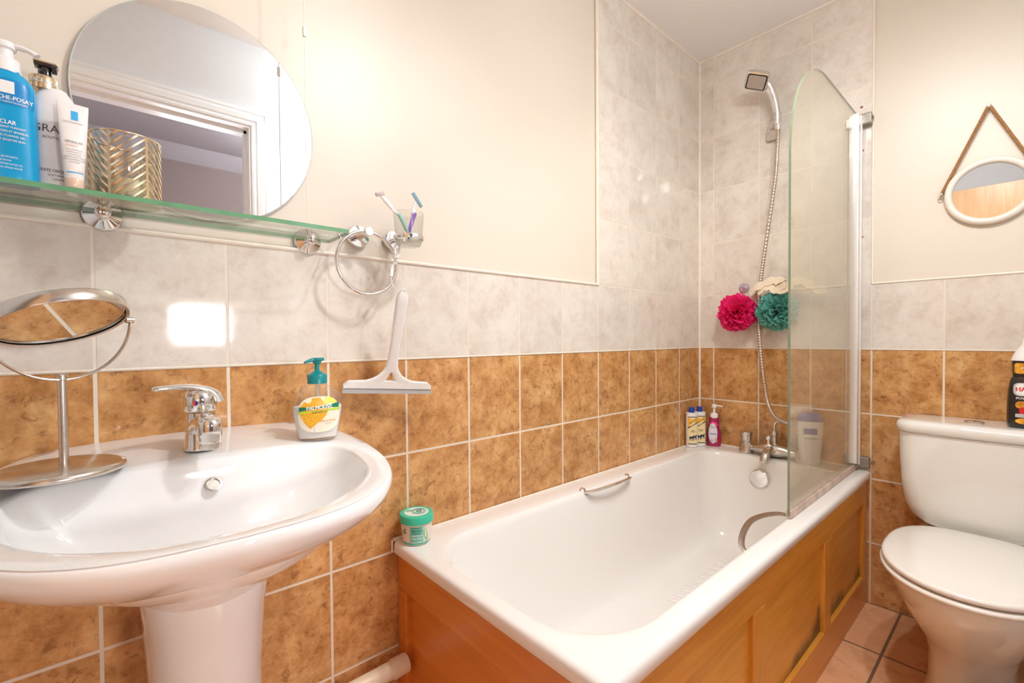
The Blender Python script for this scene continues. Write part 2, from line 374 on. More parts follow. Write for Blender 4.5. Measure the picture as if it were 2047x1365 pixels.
# door lining + moulded architrave
bm = bmesh.new()
box(bm, (DX1, YF-.125, 0), (DX1+.02, YF+.005, DZ)); box(bm, (DX0-.02, YF-.125, 0), (DX0, YF+.005, DZ)); box(bm, (DX0-.02, YF-.125, DZ), (DX1+.02, YF+.005, DZ+.02))
box(bm, (DX1-.012, YF-.08, 0), (DX1, YF-.045, DZ)); box(bm, (DX0, YF-.08, 0), (DX0+.012, YF-.045, DZ)); box(bm, (DX0, YF-.08, DZ-.012), (DX1, YF-.045, DZ))
AP = [(0, 0), (0, .012), (.008, .016), (.016, .012), (.022, .019), (.040, .023), (.050, .018), (.056, .022), (.068, .020), (.072, 0)]
def arch(pts_out):
    rings = []
    for sx, sz, x, z in pts_out: rings.append([Vector((x+sx*a, YF+b, z+sz*a)) for a, b in AP])
    loft(bm, rings, (1, 1))
arch([(1, 0, DX1+.008, 0), (1, 1, DX1+.008, DZ+.008), (-1, 1, DX0-.008, DZ+.008), (-1, 0, DX0-.008, 0)])
struct(finish('trim_2', bm, m_white_gloss, ang=20))
# open door leaf, light wood, hinged on the left jamb
m_door = wood_mat('beech_door_veneer', (.74, .42, .19), (.84, .53, .28), 'z', rough=.3)
dl = bpy.data.objects.new('door_1', None); COL.objects.link(dl); dl.location = (DX0+.0, YF+.02, 0); struct(dl)
bm = bmesh.new(); box(bm, (-.038, 0, .008), (0, .745, 1.985), bev=.002); finish('leaf', bm, m_door, dl, smooth=False)
bm = bmesh.new(); lathe(bm, [(.026, 0), (.026, .008), (.010, .012), (.010, .045)], (0, .69, 1.0), 'x'); tube(bm, [(.045, .69, 1.0), (.048, .66, 1.0), (.048, .57, 1.0)], .009); finish('door_handle', bm, m_chrome, dl)
# sealant beads / tile edge trims
bm = bmesh.new()
tube(bm, [(XL, -.001, zt+.001), (xe-.004, -.001, zt+.001)], .0045, 8); tube(bm, [(xe-.002, 0, zt), (xe-.002, 0, ZC)], .0065, 8)
tube(bm, [(XL, -.0005, ZJ), (0, -.0005, ZJ)], .0026, 6)
tube(bm, [(-.001, -.001, .51), (-.001, -.001, ZC)], .0065, 8); tube(bm, [(xe, -.001, ZC), (0, -.001, ZC)], .007, 8)
tube(bm, [(-.001, 0, ZC), (-.001, ye, ZC)], .007, 8); tube(bm, [(-.0, ye, zt), (-.0, ye, ZC)], .004, 8); tube(bm, [(-.0, ye, zt), (-.0, YF, zt)], .004, 8)
tube(bm, [(-.0005, 0, ZJ), (-.0005, YF, ZJ)], .0026, 6)
struct(finish('trim_3', bm, m_seal))
# ================================================================== BATH
t = thing('bathtub', (-.836, -.345, 0), 'white acrylic bathtub with chrome grips set into the wood panelling', 'bathtub')
OX, OY = .836, .345
def BR(x0, x1, y0, y1, r, z): return [p+Vector((OX, OY, 0)) for p in rrect(x0, x1, y0, y1, r, z, 12, 14)]
bm = bmesh.new()
ri = (.17, .13, .11, .15)
def ins(d, z, l=0, rr=0, k=0): return BR(-1.634+d+l, -.112-d-rr, -.637+d*.9+k, -.088-d*.9-k, tuple(max(.05, a-d*.3) for a in ri), z)
rings = [BR(-1.655, -.004, -.668, -.004, .012, .4870), BR(-1.668, -.001, -.680, -.001, .016, .487), BR(-1.672, -.001, -.686, -.001, .018, .492), BR(-1.6715, -.001, -.6855, -.001, .02, .507), BR(-1.6705, -.002, -.684, -.001, .02, .513), BR(-1.667, -.003, -.680, -.002, .02, .5175), BR(-1.660, -.006, -.673, -.004, .02, .5198),
         BR(-1.648, -.03, -.655, -.02, .03, .520), BR(-1.640, -.08, -.645, -.05, (.14, .10, .09, .13), .520), ins(-.004, .520), ins(.002, .518), ins(.008, .512), ins(.012, .500), ins(.02, .46, .01), ins(.035, .36, .06, .0), ins(.052, .26, .13, .0), ins(.068, .19, .20, .0), ins(.085, .158, .24, .01), ins(.11, .146, .28, .02), ins(.15, .142, .33, .03), ins(.2, .141, .4, .1)]
loft(bm, rings, (0, 1))
finish('tub_shell', bm, m_acrylic, t, ang=60)
bm = bmesh.new()     # moulded non-slip ridges in the tub floor
for i in range(11):
    x = -.34-i*.045
    pts = [Vector((x+OX+.02*math.sin(PI*k/8), -.27-.018*k+OY, .1425)) for k in range(9)]
    tube(bm, pts, [.002]+[.008]*7+[.002], 8, flat=((0, 0, 1), .45))
finish('non_slip_ridges', bm, m_acrylic, t)
def grip(side):
    g = bmesh.new()
    if side > 0: P = [(-1.005, -.084, .512), (-.985, -.115, .519), (-.88, -.128, .523), (-.775, -.115, .519), (-.745, -.084, .508)]
    else: P = [(-.955, -.624, .450), (-.93, -.575, .476), (-.78, -.545, .492), (-.63, -.572, .480), (-.610, -.624, .462)]
    pts = smooth_path([Vector(p)+Vector((OX, OY, 0)) for p in P], 8)
    tube(g, pts, .0085, 12, flat=((0, .4*side, 1), .6))
    for p in (P[0], P[-1]): lathe(g, [(.016, 0), (.016, .006), (.009, .012)] if side < 0 else [(.016, 0), (.016, -.006), (.009, -.012)], (p[0]+OX, p[1]+OY-(.004 if side < 0 else -.004), p[2]), 'y', 20)
    finish('grip_handle', g, m_chrome if side > 0 else m_dullchrome, t)
grip(1); grip(-1)
bm = bmesh.new(); lathe(bm, [(.038, 0), (.038, -.007), (.034, -.011), (.012, -.013), (.001, -.013)], (-.139+OX, -.333+OY, .436), 'x', 36)
bm.transform(Matrix.Translation((0, 0, 0))); finish('overflow_cover', bm, m_chrome, t)
bm = bmesh.new(); lathe(bm, [(.034, 0), (.034, .003), (.026, .005), (.02, .001)], (-.30+OX, -.36+OY, .141), 'z', 32); finish('waste_plug_hole', bm, m_chrome, t)
bm = bmesh.new()
tube(bm, [Vector((x+OX, -.0062+OY, .5205)) for x in (-1.668, -.9, -.008)], .0045, 8); tube(bm, [Vector((-.0068+OX, y+OY, .5205)) for y in (-.008, -.35, -.68)], .006, 8)
tube(bm, [Vector((-1.6705+OX, -.0035+OY, z)) for z in (.488, .50, .519)], .0028, 8)
finish('sealant_bead', bm, m_seal, t)
# panels
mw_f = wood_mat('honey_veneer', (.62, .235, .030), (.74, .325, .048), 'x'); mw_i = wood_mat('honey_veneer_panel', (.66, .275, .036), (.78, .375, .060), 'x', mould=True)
mw_e = wood_mat('honey_veneer_end', (.60, .185, .027), (.70, .24, .037), 'y'); mw_s = wood_mat('honey_veneer_stile', (.64, .25, .032), (.75, .335, .052), 'z')
t = thing('timber_surround', (-.83, -.67, 0), 'honey wood panel along the long side of the bath, black mould at its foot', 'bath panel')
def wb(name, a, b, m, bev=.0025): g = bmesh.new(); o_ = Vector(t.location); box(g, tuple(Vector(a)-o_), tuple(Vector(b)-o_), bev); return finish(name, g, m, t, smooth=False)
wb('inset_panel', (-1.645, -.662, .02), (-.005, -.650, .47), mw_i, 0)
wb('top_rail', (-1.655, -.674, .398), (-.002, -.650, .486), mw_f); wb('bottom_rail', (-1.655, -.674, .0), (-.002, -.650, .115), mw_f)
for a, b in ((-1.655, -1.60), (-1.105, -1.035), (-.555, -.485), (-.055, -.002)): wb('stile', (a, -.674, .115), (b, -.650, .398), mw_s)
t = thing('timber_end_surround', (-1.655, -.33, 0), 'orange wood panel closing the short end of the bath beside the washbasin', 'bath panel')
wb('inset_panel', (-1.640, -.65, .02), (-1.630, -.004, .47), mw_e, 0)
wb('top_rail', (-1.655, -.672, .392), (-1.630, -.003, .486), mw_e); wb('bottom_rail', (-1.655, -.672, 0), (-1.630, -.003, .10), mw_e)
for a, b in ((-.045, -.003), (-.672, -.625)): wb('stile', (-1.655, a, .10), (-1.630, b, .392), mw_e)
# ================================================================== BATH MIXER
t = thing('bath_mixer_tap', (-.065, -.36, .52), 'dull chrome bath mixer tap on the end rim of the bath', 'tap')
bm = bmesh.new()
pts = smooth_path([(0, .118, .030), (0, .08, .026), (-.004, .045, .030), (-.004, 0, .030), (-.004, -.045, .030), (0, -.08, .026), (0, -.118, .030)], 6)
rr = [.023+.008*math.cos(2*PI*min(1, max(-1, (p.y)/.09))*.5) for p in pts]
tube(bm, pts, rr, 20)
for y in (.11, -.11): lathe(bm, [(.030, -.0), (.030, .010), (.026, .022), (.024, .045), (.017, .052)], (0, y, 0), 'z', 28)
sp = smooth_path([(-.01, 0, .030), (-.05, 0, .034), (-.085, 0, .026), (-.10, 0, .006), (-.101, 0, -.004)], 6)
tube(bm, sp, [.020]*4+[.018]*(len(sp)-4), 18, flat=((0, 0, 1), .8)); lathe(bm, [(.012, -.02), (.012, .05)], (0, 0, 0), 'z', 20)
finish('mixer_body', bm, m_dullchrome, t)
for y in (.11, -.11):
    bm = bmesh.new(); lathe(bm, [(.015, .050), (.018, .056), (.019, .070), (.0235, .084), (.0235, .094), (.005, .097)], (0, y, 0), 'z', 6+18); finish('valve_knob', bm, m_dullchrome, t)
bm = bmesh.new(); lathe(bm, [(.020, .048), (.023, .052), (.020, .058), (.008, .060), (.006, .072), (.010, .078), (.011, .086), (.006, .093), (.001, .094)], (-.022, .012, 0), 'z', 24); finish('diverter_knob', bm, m_chrome, t)
bm = bmesh.new(); lathe(bm, [(.011, .045), (.011, .09), (.013, .092), (.013, .112), (.008, .116)], (.012, 0, 0), 'z', 20)
tube(bm, smooth_path([(.012, 0, .11), (.012, -.001, .140), (.011, -.010, .153), (.008, -.03, .156), (.006, -.055, .152), (.004, -.075, .148)], 6), .0065, 14); finish('shower_elbow', bm, m_dullchrome, t)
# ================================================================== SHOWER SET
t = thing('hand_shower', (0, -.345, 1.93), 'square-headed chrome hand shower with ribbed hose on its wall holder', 'shower')
def L(p): return Vector(p)-Vector(t.location)
bm = bmesh.new()
loft(bm, [[q+Vector((0, 0, 0)) for q in [Vector((x, y, z)) for y, z in [(p.x, p.y) for p in rrect(-.021, .021, -.034, .022, .012, 0, 4, 2)]]] for x in (0, -.010, -.018)])
for v in bm.verts: v.co.y += .012; v.co.z += .0; v.co.x *= 1
tube(bm, [(-.016, .010, .022), (-.045, -.010, .028), (-.075, -.030, .034)], .0135, 18); tube(bm, [(-.060, -.022, .010), (-.064, -.024, .034), (-.068, -.026, .056)], [.016, .0175, .016], 18)
finish('wall_holder', bm, m_dullchrome, t)
hd = thing; bm = bmesh.new()
hp = smooth_path([L((-.060, -.372, 1.915)), L((-.062, -.370, 1.965)), L((-.066, -.364, 2.02)), L((-.074, -.352, 2.072)), L((-.088, -.338, 2.110)), L((-.106, -.326, 2.130))], 6)
k = len(hp); tube(bm, hp, [.012+.011*(i/(k-1))**1.2 for i in range(k)], 18, flat=((1, .25, .3), .72)); hh = finish('shower_handle', bm, m_chrome, t)
# head: rounded square block tilted toward the bath
Zh = Vector((-.56, .12, -.82)).normalized(); Yh = Vector((.25, -.80, -.5)); Yh = (Yh-Zh*Yh.dot(Zh)).normalized(); Xh = Yh.cross(Zh)
Hc = L((-.128, -.314, 2.122))
def hring(s, d, r=.012): return [Hc+Xh*p.x+Yh*p.y+Zh*d for p in rrect(-s, s, -s*1.15, s*1.15, r, 0, 5, 3)]
bm = bmesh.new(); loft(bm, [hring(.020, -.026, .01), hring(.034, -.018), hring(.040, -.006), hring(.040, .008), hring(.037, .011)]); hb = finish('shower_head', bm, m_chrome, t)
bm = bmesh.new(); loft(bm, [hring(.0345, .0112, .008), hring(.0345, .0122, .008)]); finish('head_rim', bm, m_dark, hb)
bm = bmesh.new(); loft(bm, [hring(.0295, .0122, .006), hring(.029, .0136, .006)])
for i in range(5):
    for j in range(5):
        c = Hc+Xh*(i-2)*.010+Yh*(j-2)*.0115+Zh*.0136; loft(bm, [[c+Xh*.0018*math.cos(a)+Yh*.0018*math.sin(a)+Zh*d for a in [2*PI*q/8 for q in range(8)]] for d in (0, .0012)])
finish('spray_face', bm, mat('grey_spray_plate', (.48, .40, .34), .35), hb)
bm = bmesh.new()
HP = smooth_path([L(p) for p in [(-.060, -.372, 1.916), (-.060, -.371, 1.86), (-.060, -.364, 1.727), (-.060, -.345, 1.582), (-.060, -.322, 1.414), (-.060, -.305, 1.286), (-.060, -.297, 1.155), (-.060, -.302, 1.023), (-.060, -.314, .891), (-.060, -.333, .762), (-.060, -.357, .703), (-.059, -.388, .679), (-.060, -.425, .669), (-.061, -.437, .669)]], 44)
tube(bm, HP, [.0084 if i % 4 < 2 else .0070 for i in range(len(HP))], 10)
finish('shower_hose', bm, mat('ribbed_hose_steel', (.62, .54, .46), .3, metal=1, var=.08), t, ang=80)
# ================================================================== SHOWER SCREEN
t = thing('shower_screen', (-.04, -.64, .53), 'hinged glass bath screen with curved top corner and white aluminium post', 'shower screen')
GX0, GX1, GZ0, GZ1 = -.772, -.055, .530, 1.885
out = [(GX1, GZ0), (GX0, GZ0)]
for i in range(25):
    a = PI-.5*PI*i/24; out.append((GX0+.33+.33*math.cos(a), GZ1-.335+.335*math.sin(a)))
out.append((GX1, GZ1))
bm = bmesh.new()
A = [bm.verts.new((x+.04, -.003, z-.53)) for x, z in out]; B = [bm.verts.new((x+.04, .003, z-.53)) for x, z in out]
bm.faces.new(A); bm.faces.new(B)
for i in range(len(out)):
    j = (i+1) % len(out); f = bm.faces.new((A[i], A[j], B[j], B[i])); f.material_index = 1
finish('glass_panel', bm, [m_screen, mat('screen_glass_edge', (.20, .24, .15), .1, var=.1)], t, smooth=False)
bm = bmesh.new(); box(bm, (-.030, -.013, .018), (.002, .013, 1.352), .003); box(bm, (.0035, -.016, .010), (.018, .016, 1.352), .003)
finish('hinge_post', bm, m_alu, t, smooth=False)
for z in (1.315, .0):
    bm = bmesh.new(); box(bm, (.008, -.044, z), (.034, .004, z+.042), .004); box(bm, (-.020, -.012, z), (.010, .012, z+.012), .002)
    lathe(bm, [(.006, 0), (.006, -.004)], (.020, -.045, z+.022), 'y', 12)
    finish('hinge_bracket', bm, mat('tarnished_bracket', (.36, .32, .27), .4, metal=.8, var=.2, nscale=200), t, smooth=False)
bm = bmesh.new(); box(bm, (GX0+.042, -.007, -.008), (GX1+.04, .007, .014), .002); tube(bm, [(GX0+.045, 0, -.006), (GX1+.04, 0, -.006)], .006, 8)
finish('bottom_seal', bm, mat('stained_seal', (.58, .44, .36), .4, var=.25, nscale=25), t, smooth=False)
for i, (y, z, w_) in enumerate([(-.647, 1.925, 'above the top screen bracket'), (-.651, 1.757, 'just below the top screen bracket'), (-.651, 1.423, 'beside the middle of the screen post'), (-.659, .946, 'in the orange tile beside the screen post')]):
    bm = bmesh.new(); lathe(bm, [(.0048, 0), (.0045, -.002), (.002, -.003)], (0, y, z), 'x', 12)
    tag(finish('wall_plug', bm, mat('rust_red_plug', (.36, .10, .06), .6)), 'small rust-red wall plug '+w_, 'wall plug', 'old screw plugs beside the shower screen')
# ================================================================== TOILET
t = thing('toilet', (-.30, -.985, 0), 'ivory close-coupled toilet with lid down beside the bath', 'toilet')
TX, TY = .30, .985
def egg(a_f, a_b, b, z, cx=-.46, cy=-.985, n=56, ef=2.1, eb=2.8):
    o_ = []
    for i in range(n):
        q = 2*PI*i/n; c, s = math.cos(q), math.sin(q); e = eb if c > 0 else ef
        a = a_b if c > 0 else a_f
        o_.append(Vector((cx+a*math.copysign(abs(c)**(2/e), c)+TX, cy+b*math.copysign(abs(s)**(2/e), s)+TY, z)))
    return o_
bm = bmesh.new()
loft(bm, [egg(.12, .36, .095, 0, -.40), egg(.12, .36, .095, .02, -.40), egg(.115, .36, .088, .06, -.40), egg(.12, .36, .088, .14, -.40), egg(.15, .38, .10, .20, -.42), egg(.19, .40, .125, .26, -.44), egg(.225, .42, .150, .32, -.45), egg(.245, .43, .165, .36, -.455), egg(.252, .43, .170, .385, -.455), egg(.250, .43, .168, .392, -.455), egg(.2, .35, .13, .392, -.455)])
finish('pan', bm, m_toilet, t, ang=60)
def seat(nm, z0, z1, s, m, dome=0):
    g = bmesh.new(); f = lambda k, z: egg(.262*k+s, .245*k+s, .186*k+s, z)
    rs = [f(.975, z0), f(1, z0+.004), f(1, z1-.005), f(.985, z1-.001), f(.95, z1)]
    if dome: rs += [f(.8, z1+dome*.4), f(.6, z1+dome*.7), f(.3, z1+dome*.95), f(.05, z1+dome)]
    else: rs += [f(.6, z1)]
    loft(g, rs); return finish(nm, g, m, t, ang=60)
seat('seat_ring', .394, .408, .002, m_seatp); seat('seat_lid', .4115, .428, -.002, m_seatp, .010)
bm = bmesh.new(); loft(bm, [egg(.246, .235, .175, .392), egg(.246, .235, .175, .413)]); finish('seat_gap_shade', bm, m_dark, t)  # dark filler standing in for the shadow between seat and lid
def cis(hw, x0, r, z): return [Vector((p.x+TX, p.y+TY, z)) for p in rrect(x0, -.006, -.985-hw, -.985+hw, (r, .012, .012, r), z, 8, 6)]
bm = bmesh.new(); loft(bm, [cis(.10, -.150, .05, .398), cis(.145, -.168, .06, .412), cis(.168, -.178, .06, .435), cis(.182, -.184, .055, .47), cis(.190, -.187, .05, .53), cis(.195, -.188, .05, .62), cis(.197, -.188, .05, .712)])
for v in bm.verts:
    if v.co.x < -.1+TX: v.co.x -= .012*(1-((v.co.y)/.2)**2)
finish('cistern', bm, m_toilet, t, ang=60)
bm = bmesh.new(); loft(bm, [cis(.196, -.188, .05, .713), cis(.203, -.196, .055, .717), cis(.205, -.198, .055, .735), cis(.202, -.195, .055, .745), cis(.192, -.184, .05, .752), cis(.15, -.15, .05, .754)])
for v in bm.verts:
    if v.co.x < -.1+TX: v.co.x -= .012*(1-((v.co.y)/.21)**2)
finish('cistern_lid', bm, m_toilet, t, ang=60)
bm = bmesh.new(); lathe(bm, [(.024, .7535), (.024, .758), (.021, .760), (.001, .7602)], (-.105+TX, -.97+TY, 0), 'z', 32, sx=.85); fb = finish('flush_button', bm, m_dullchrome, t)
bm = bmesh.new(); box(bm, (-.126+TX, -.9705+TY, .7602), (-.084+TX, -.9695+TY, .7608)); finish('button_gap', bm, m_dark, fb, smooth=False)
for y in ():
    bm = bmesh.new(); lathe(bm, [(.014, .392), (.014, .425), (.011, .43)], (-.228+TX, y+TY, 0), 'z', 20); finish('seat_hinge', bm, m_seatp, t)
# toilet cleaner bottle on the cistern
t = thing('toilet_cleaner_bottle', (-.105, -1.082, .7545), 'black toilet cleaner bottle with red and white cap on the cistern lid', 'bottle', rz=math.radians(-84))
B_ = Bottle(dense([(0, .036, .024), (.006, .041, .028), (.03, .042, .029), (.09, .041, .028), (.13, .038, .026), (.150, .034, .024), (.155, .031, .023), (.17, .031, .024), (.205, .033, .026)], 4), 3)
bm = bmesh.new(); B_.body(bm); finish('bottle_body', bm, m_black, t)
bm = bmesh.new(); loft(bm, [supere(0, 0, a, b, z, 2.2) for z, a, b in [(.205, .034, .027), (.212, .033, .026), (.235, .024, .020), (.255, .012, .012), (.275, .010, .010), (.278, .006, .006)]]); cp = finish('angled_cap', bm, m_wplast, t)
bm = bmesh.new(); loft(bm, [supere(.012, 0, a, b, z, 2.2) for z, a, b in [(.222, .019, .0235), (.240, .014, .019), (.262, .006, .012)]]); finish('red_tab', bm, mat('red_plastic', (.75, .04, .03), .3), cp)
on = B_.on(.0005); on2 = B_.on(.0010); on3 = B_.on(.0015)
m_flame = mat('orange_flame_print', (.95, .33, .03), .3, var=.5, nscale=60); m_red = mat('red_print', (.72, .02, .02), .35); m_wp = mat('white_print', (.88, .86, .84), .35); m_grey = mat('silver_print', (.55, .53, .52), .35)
bm = bmesh.new(); patch(bm, rect_pts(-.028, .03, .166, .198, .006), on, 0); patch(bm, rect_pts(-.026, .034, .060, .082, .01), on, 0); patch(bm, [(.026*math.cos(a)+.0, .010*math.sin(a)+.022) for a in [2*PI*i/24 for i in range(24)]], on, 0)
patch(bm, rect_pts(-.030, .034, .098, .138, .012), on, 1); patch(bm, rect_pts(-.026, .034, .033, .044, .002), on2, 1)
patch(bm, rect_pts(-.026, .032, .101, .135, .010), on2, 2); patch(bm, rect_pts(-.018, .034, .044, .064, .004), on2, 3)
lb = finish('front_label', bm, [m_flame, m_grey, m_wp, m_red], t)
bm = text_bm('HARPIC', .0185, .0006, fn=lambda u, v: on3(u+.001, v+.118), xs=.86); finish('label_lettering', bm, m_red, t, smooth=False)
bm = text_bm('POWER PLUS', .0095, .0002, fn=lambda u, v: on3(u+.003, v+.091)); text_bm('POWER', .0085, .0002, fn=lambda u, v: on3(u, v+.182), bm=bm); finish('white_lettering', bm, m_wp, t, smooth=False)
# navy cloth corner beside the toilet foot
m_navy = mat('navy_terry', (.035, .04, .085), .95, var=.5, nscale=400, bump=1, bscale=500)
t = thing('pedestal_mat', (-.62, -1.10, 0), 'small navy towelling mat rumpled on the floor in front of the toilet', 'mat')
bm = bmesh.new(); n = 26
gv = [[bm.verts.new((-.10+.20*i/n, -.12+.25*j/n, .055+.030*math.sin(i*.62+j*.2)+.016*math.sin(j*.7-i*.3)-.045*(((i/n-.5)*2)**4+((j/n-.5)*2)**4)*.5)) for j in range(n+1)] for i in range(n+1)]
for i in range(n):
    for j in range(n): bm.faces.new((gv[i][j], gv[i+1][j], gv[i+1][j+1], gv[i][j+1]))
g = bmesh.ops.solidify(bm, geom=bm.faces[:], thickness=.012)
for v in bm.verts: v.co.z = max(v.co.z, .001)
finish('rumpled_towelling', bm, m_navy, t)
# ================================================================== ROUND ROPE MIRROR
t = thing('rope_mirror', (.007, -.993, 1.517), 'small round white framed mirror hanging by a brown rope above the toilet', 'mirror', ry=math.radians(-1.2))
bm = bmesh.new(); lathe(bm, [(.098, .0), (.108, -.004), (.110, -.012), (.106, -.020), (.096, -.022), (.090, -.017), (.088, -.010), (.086, -.010), (.086, 0)], (-.004, 0, 0), 'x', 72, caps=(0, 0)); finish('round_frame', bm, mat('cream_lacquer_frame', (.84, .76, .66), .3, var=.01), t, ang=60)
bm = bmesh.new(); lathe(bm, [(.0885, -.004), (.0885, -.0105)], (-.004, 0, 0), 'x', 72); finish('mirror_glass', bm, m_mirror, t, smooth=False)
rope = mat('jute_rope', (.40, .20, .075), .9, var=.35, nscale=250, bump=.8, bscale=400)
bm = bmesh.new()
for (p, q) in (((-.012, .116, .018), (-.012, .004, .280)), ((-.012, .002, .281), (-.012, -.116, .018))):
    p, q = Vector(p), Vector(q); d = (q-p).normalized(); a = Vector((1, 0, 0)); b = d.cross(a)
    for s in range(3):
        pts = []
        for i in range(91):
            f = i/90; ph = f*2*PI*17+s*2*PI/3; pts.append(p.lerp(q, f)+(a*math.cos(ph)+b*math.sin(ph))*.0026+Vector((0, 0, -.006*math.sin(PI*f)*0)))
        tube(bm, pts, .0026, 6)
finish('hanging_rope', bm, rope, t)
for s in (1, -1):
    bm = bmesh.new(); lathe(bm, [(.0045, -.006), (.0045, .006)], (-.012, .117*s, .016), 'x', 12); torus(bm, (-.012, .119*s, .003), .006, .0014, 'yz', 20, 6); torus(bm, (-.012, .1165*s, .010), .004, .0014, 'yz', 20, 6); finish('rope_ring', bm, m_steel, t)
t = tag(finish('mirror_hook', (lambda g: (lathe(g, [(.0065, 0), (.0065, -.004), (.004, -.006), (.004, -.018), (.0058, -.022), (.003, -.025)], (.007, -.990, 1.796), 'x', 16), g)[1])(bmesh.new()), m_chrome), 'small chrome hook holding the rope of the round mirror', 'hook')
# ================================================================== WASHBASIN
CX = -2.098
t = thing('washbasin', (CX, 0, 0), 'white ceramic pedestal washbasin under the oval mirror', 'sink')
def outline(n=72):
    """half outline right side (x>0) from wall to front, mirrored. returns list (x,y) going round, incl. straight back"""
    rp = [(.196, -.001), (.226, -.022), (.256, -.075), (.270, -.15), (.273, -.22), (.266, -.30), (.243, -.375), (.200, -.438), (.140, -.483), (.070, -.505), (0, -.512)]
    P = smooth_path([Vector((x, y, 0)) for x, y in rp], 5)
    R = [(p.x, p.y) for p in P]; L_ = [(-x, y) for x, y in R[::-1]][1:]
    back = [(-.196+.392*i/10, -.001) for i in range(1, 10)]
    return R+L_+back
OUT = outline(); NB = len(OUT)
def rimz(x, y): return .862-.000*abs(x)-.045*min(1, max(0, -y)/.5)**1.0-.012*(abs(x)/.27)**2
def oring(s_x, s_y, dz=None, z=None, sh=0, cy=0):
    r = []
    for x, y in OUT:
        X, Y = x*s_x, cy+(y-cy)*s_y
        r.append(Vector((X, Y+sh if y > -.002 and cy == 0 else Y, (rimz(x, y)+dz) if z is None else z)))
    return r
# inner bowl outline
ip = [(.0, -.185), (.07, -.184), (.14, -.178), (.195, -.185), (.222, -.215), (.226, -.265), (.214, -.335), (.180, -.392), (.130, -.438), (.07, -.468), (0, -.476)]
def inner_at(th, s=1, cy=-.325):
    pass
IP = smooth_path([Vector((x, y, 0)) for x, y in ip], 8)
IR = [(p.x, p.y) for p in IP]; INN = IR+[(-x, y) for x, y in IR[::-1]][1:-1]
import bisect
def polar_resample(P, c, n):
    """points of closed polyline P at n equal angles around c"""
    out = []
    for i in range(n):
        th = 2*PI*i/n; d = Vector((math.cos(th), math.sin(th))); best = None
        for k in range(len(P)):
            a = Vector(P[k])-c; b = Vector(P[(k+1) % len(P)])-c; e = b-a
            den = d.x*e.y-d.y*e.x
            if abs(den) < 1e-12: continue
            s = (a.x*e.y-a.y*e.x)/den; u = (a.x*d.y-a.y*d.x)/den
            if s > 0 and -1e-9 <= u <= 1+1e-9 and (best is None or s > best): best = s
        out.append(c+d*best)
    return out
NA = 144; C2 = Vector((0, -.29))
PO = polar_resample(OUT, C2, NA); PI_ = polar_resample(INN, C2, NA)
def rr_(s, fz, P=PO, c=None): # scale
    c = c or C2
    return [Vector((c.x+(p.x-c.x)*s, c.y+(p.y-c.y)*s, fz(p, s))) for p in P]
rz_ = lambda p: rimz(p.x, p.y)
def lerpring(f, dz): return [Vector((a.x+(b.x-a.x)*f, a.y+(b.y-a.y)*f, rz_(a)*(1-f)+.0*f+f*(rimz(b.x, b.y)) + dz)) for a, b in zip(PO, PI_)]
bm = bmesh.new(); rings = []
# underside from the pedestal top outward, flat against the wall
def under(sx, sy, z): return [Vector((p.x*sx, p.y*sy, z)) for p in PO]
Q = smooth_path([(.34, -.195, 0), (.42, -.172, 0), (.54, -.142, 0), (.66, -.115, 0), (.77, -.092, 0), (.87, -.070, 0), (.95, -.047, 0), (.99, -.027, 0), (1.0, -.014, 0), (.994, -.004, 0), (.982, -.0005, 0)], 3)
for q in Q:
    s_, d_ = q.x, q.y; kk = max(0, 1+d_/.12)
    rings.append([Vector((p.x*s_, p.y*(s_+(1-s_)*.34), .835+d_+(rz_(p)-.835)*kk)) for p in PO])
rings.append(lerpring(.10, 0)); rings.append(lerpring(.3, 0)); rings.append(lerpring(.6, -.002)); rings.append(lerpring(.85, -.003)); rings.append(lerpring(.96, -.005)); rings.append(lerpring(1.0, -.010))
C3 = Vector((0, -.325))
for s_, w_ in ((.985, .90), (.955, .76), (.91, .61), (.83, .43), (.72, .27), (.58, .14), (.40, .05), (.2, .01), (.1, 0)):
    rings.append([Vector((C3.x+(p.x-C3.x)*s_, C3.y+(p.y-C3.y)*s_, (rz_(p)-.010)*w_+.698*(1-w_))) for p in PI_])
loft(bm, rings)
for v in bm.verts: v.co.y = min(v.co.y, -.001)
finish('basin_bowl', bm, m_ceramic, t, ang=75)
bm = bmesh.new()
def ped(a, b, z, e=2.6): 
    return [Vector((p.x, min(p.y, -.002), z)) for p in supere(0, -.15, a, b, z, e, 56)]
loft(bm, [ped(.115, .165, 0), ped(.114, .163, .03), ped(.098, .140, .07), ped(.084, .125, .18), ped(.079, .120, .35), ped(.080, .125, .50), ped(.086, .135, .60), ped(.092, .145, .655), ped(.088, .14, .690)])
finish('pedestal', bm, m_ceramic, t, ang=60)
bm = bmesh.new(); lathe(bm, [(.0120, 0), (.0120, -.0022), (.0098, -.0026), (.009, .004), (.0001, .005)], (0, 0, 0), 'y', 28)
bm.transform(Matrix.Translation((.010, -.1985, .8000)) @ Matrix.Rotation(math.radians(-38), 4, 'X')); finish('overflow_ring', bm, m_dullchrome, t)
bm = bmesh.new(); lathe(bm, [(.030, .700), (.030, .704), (.022, .705), (.018, .701)], (0, -.325, 0), 'z', 32); finish('waste_outlet', bm, m_chrome, t)
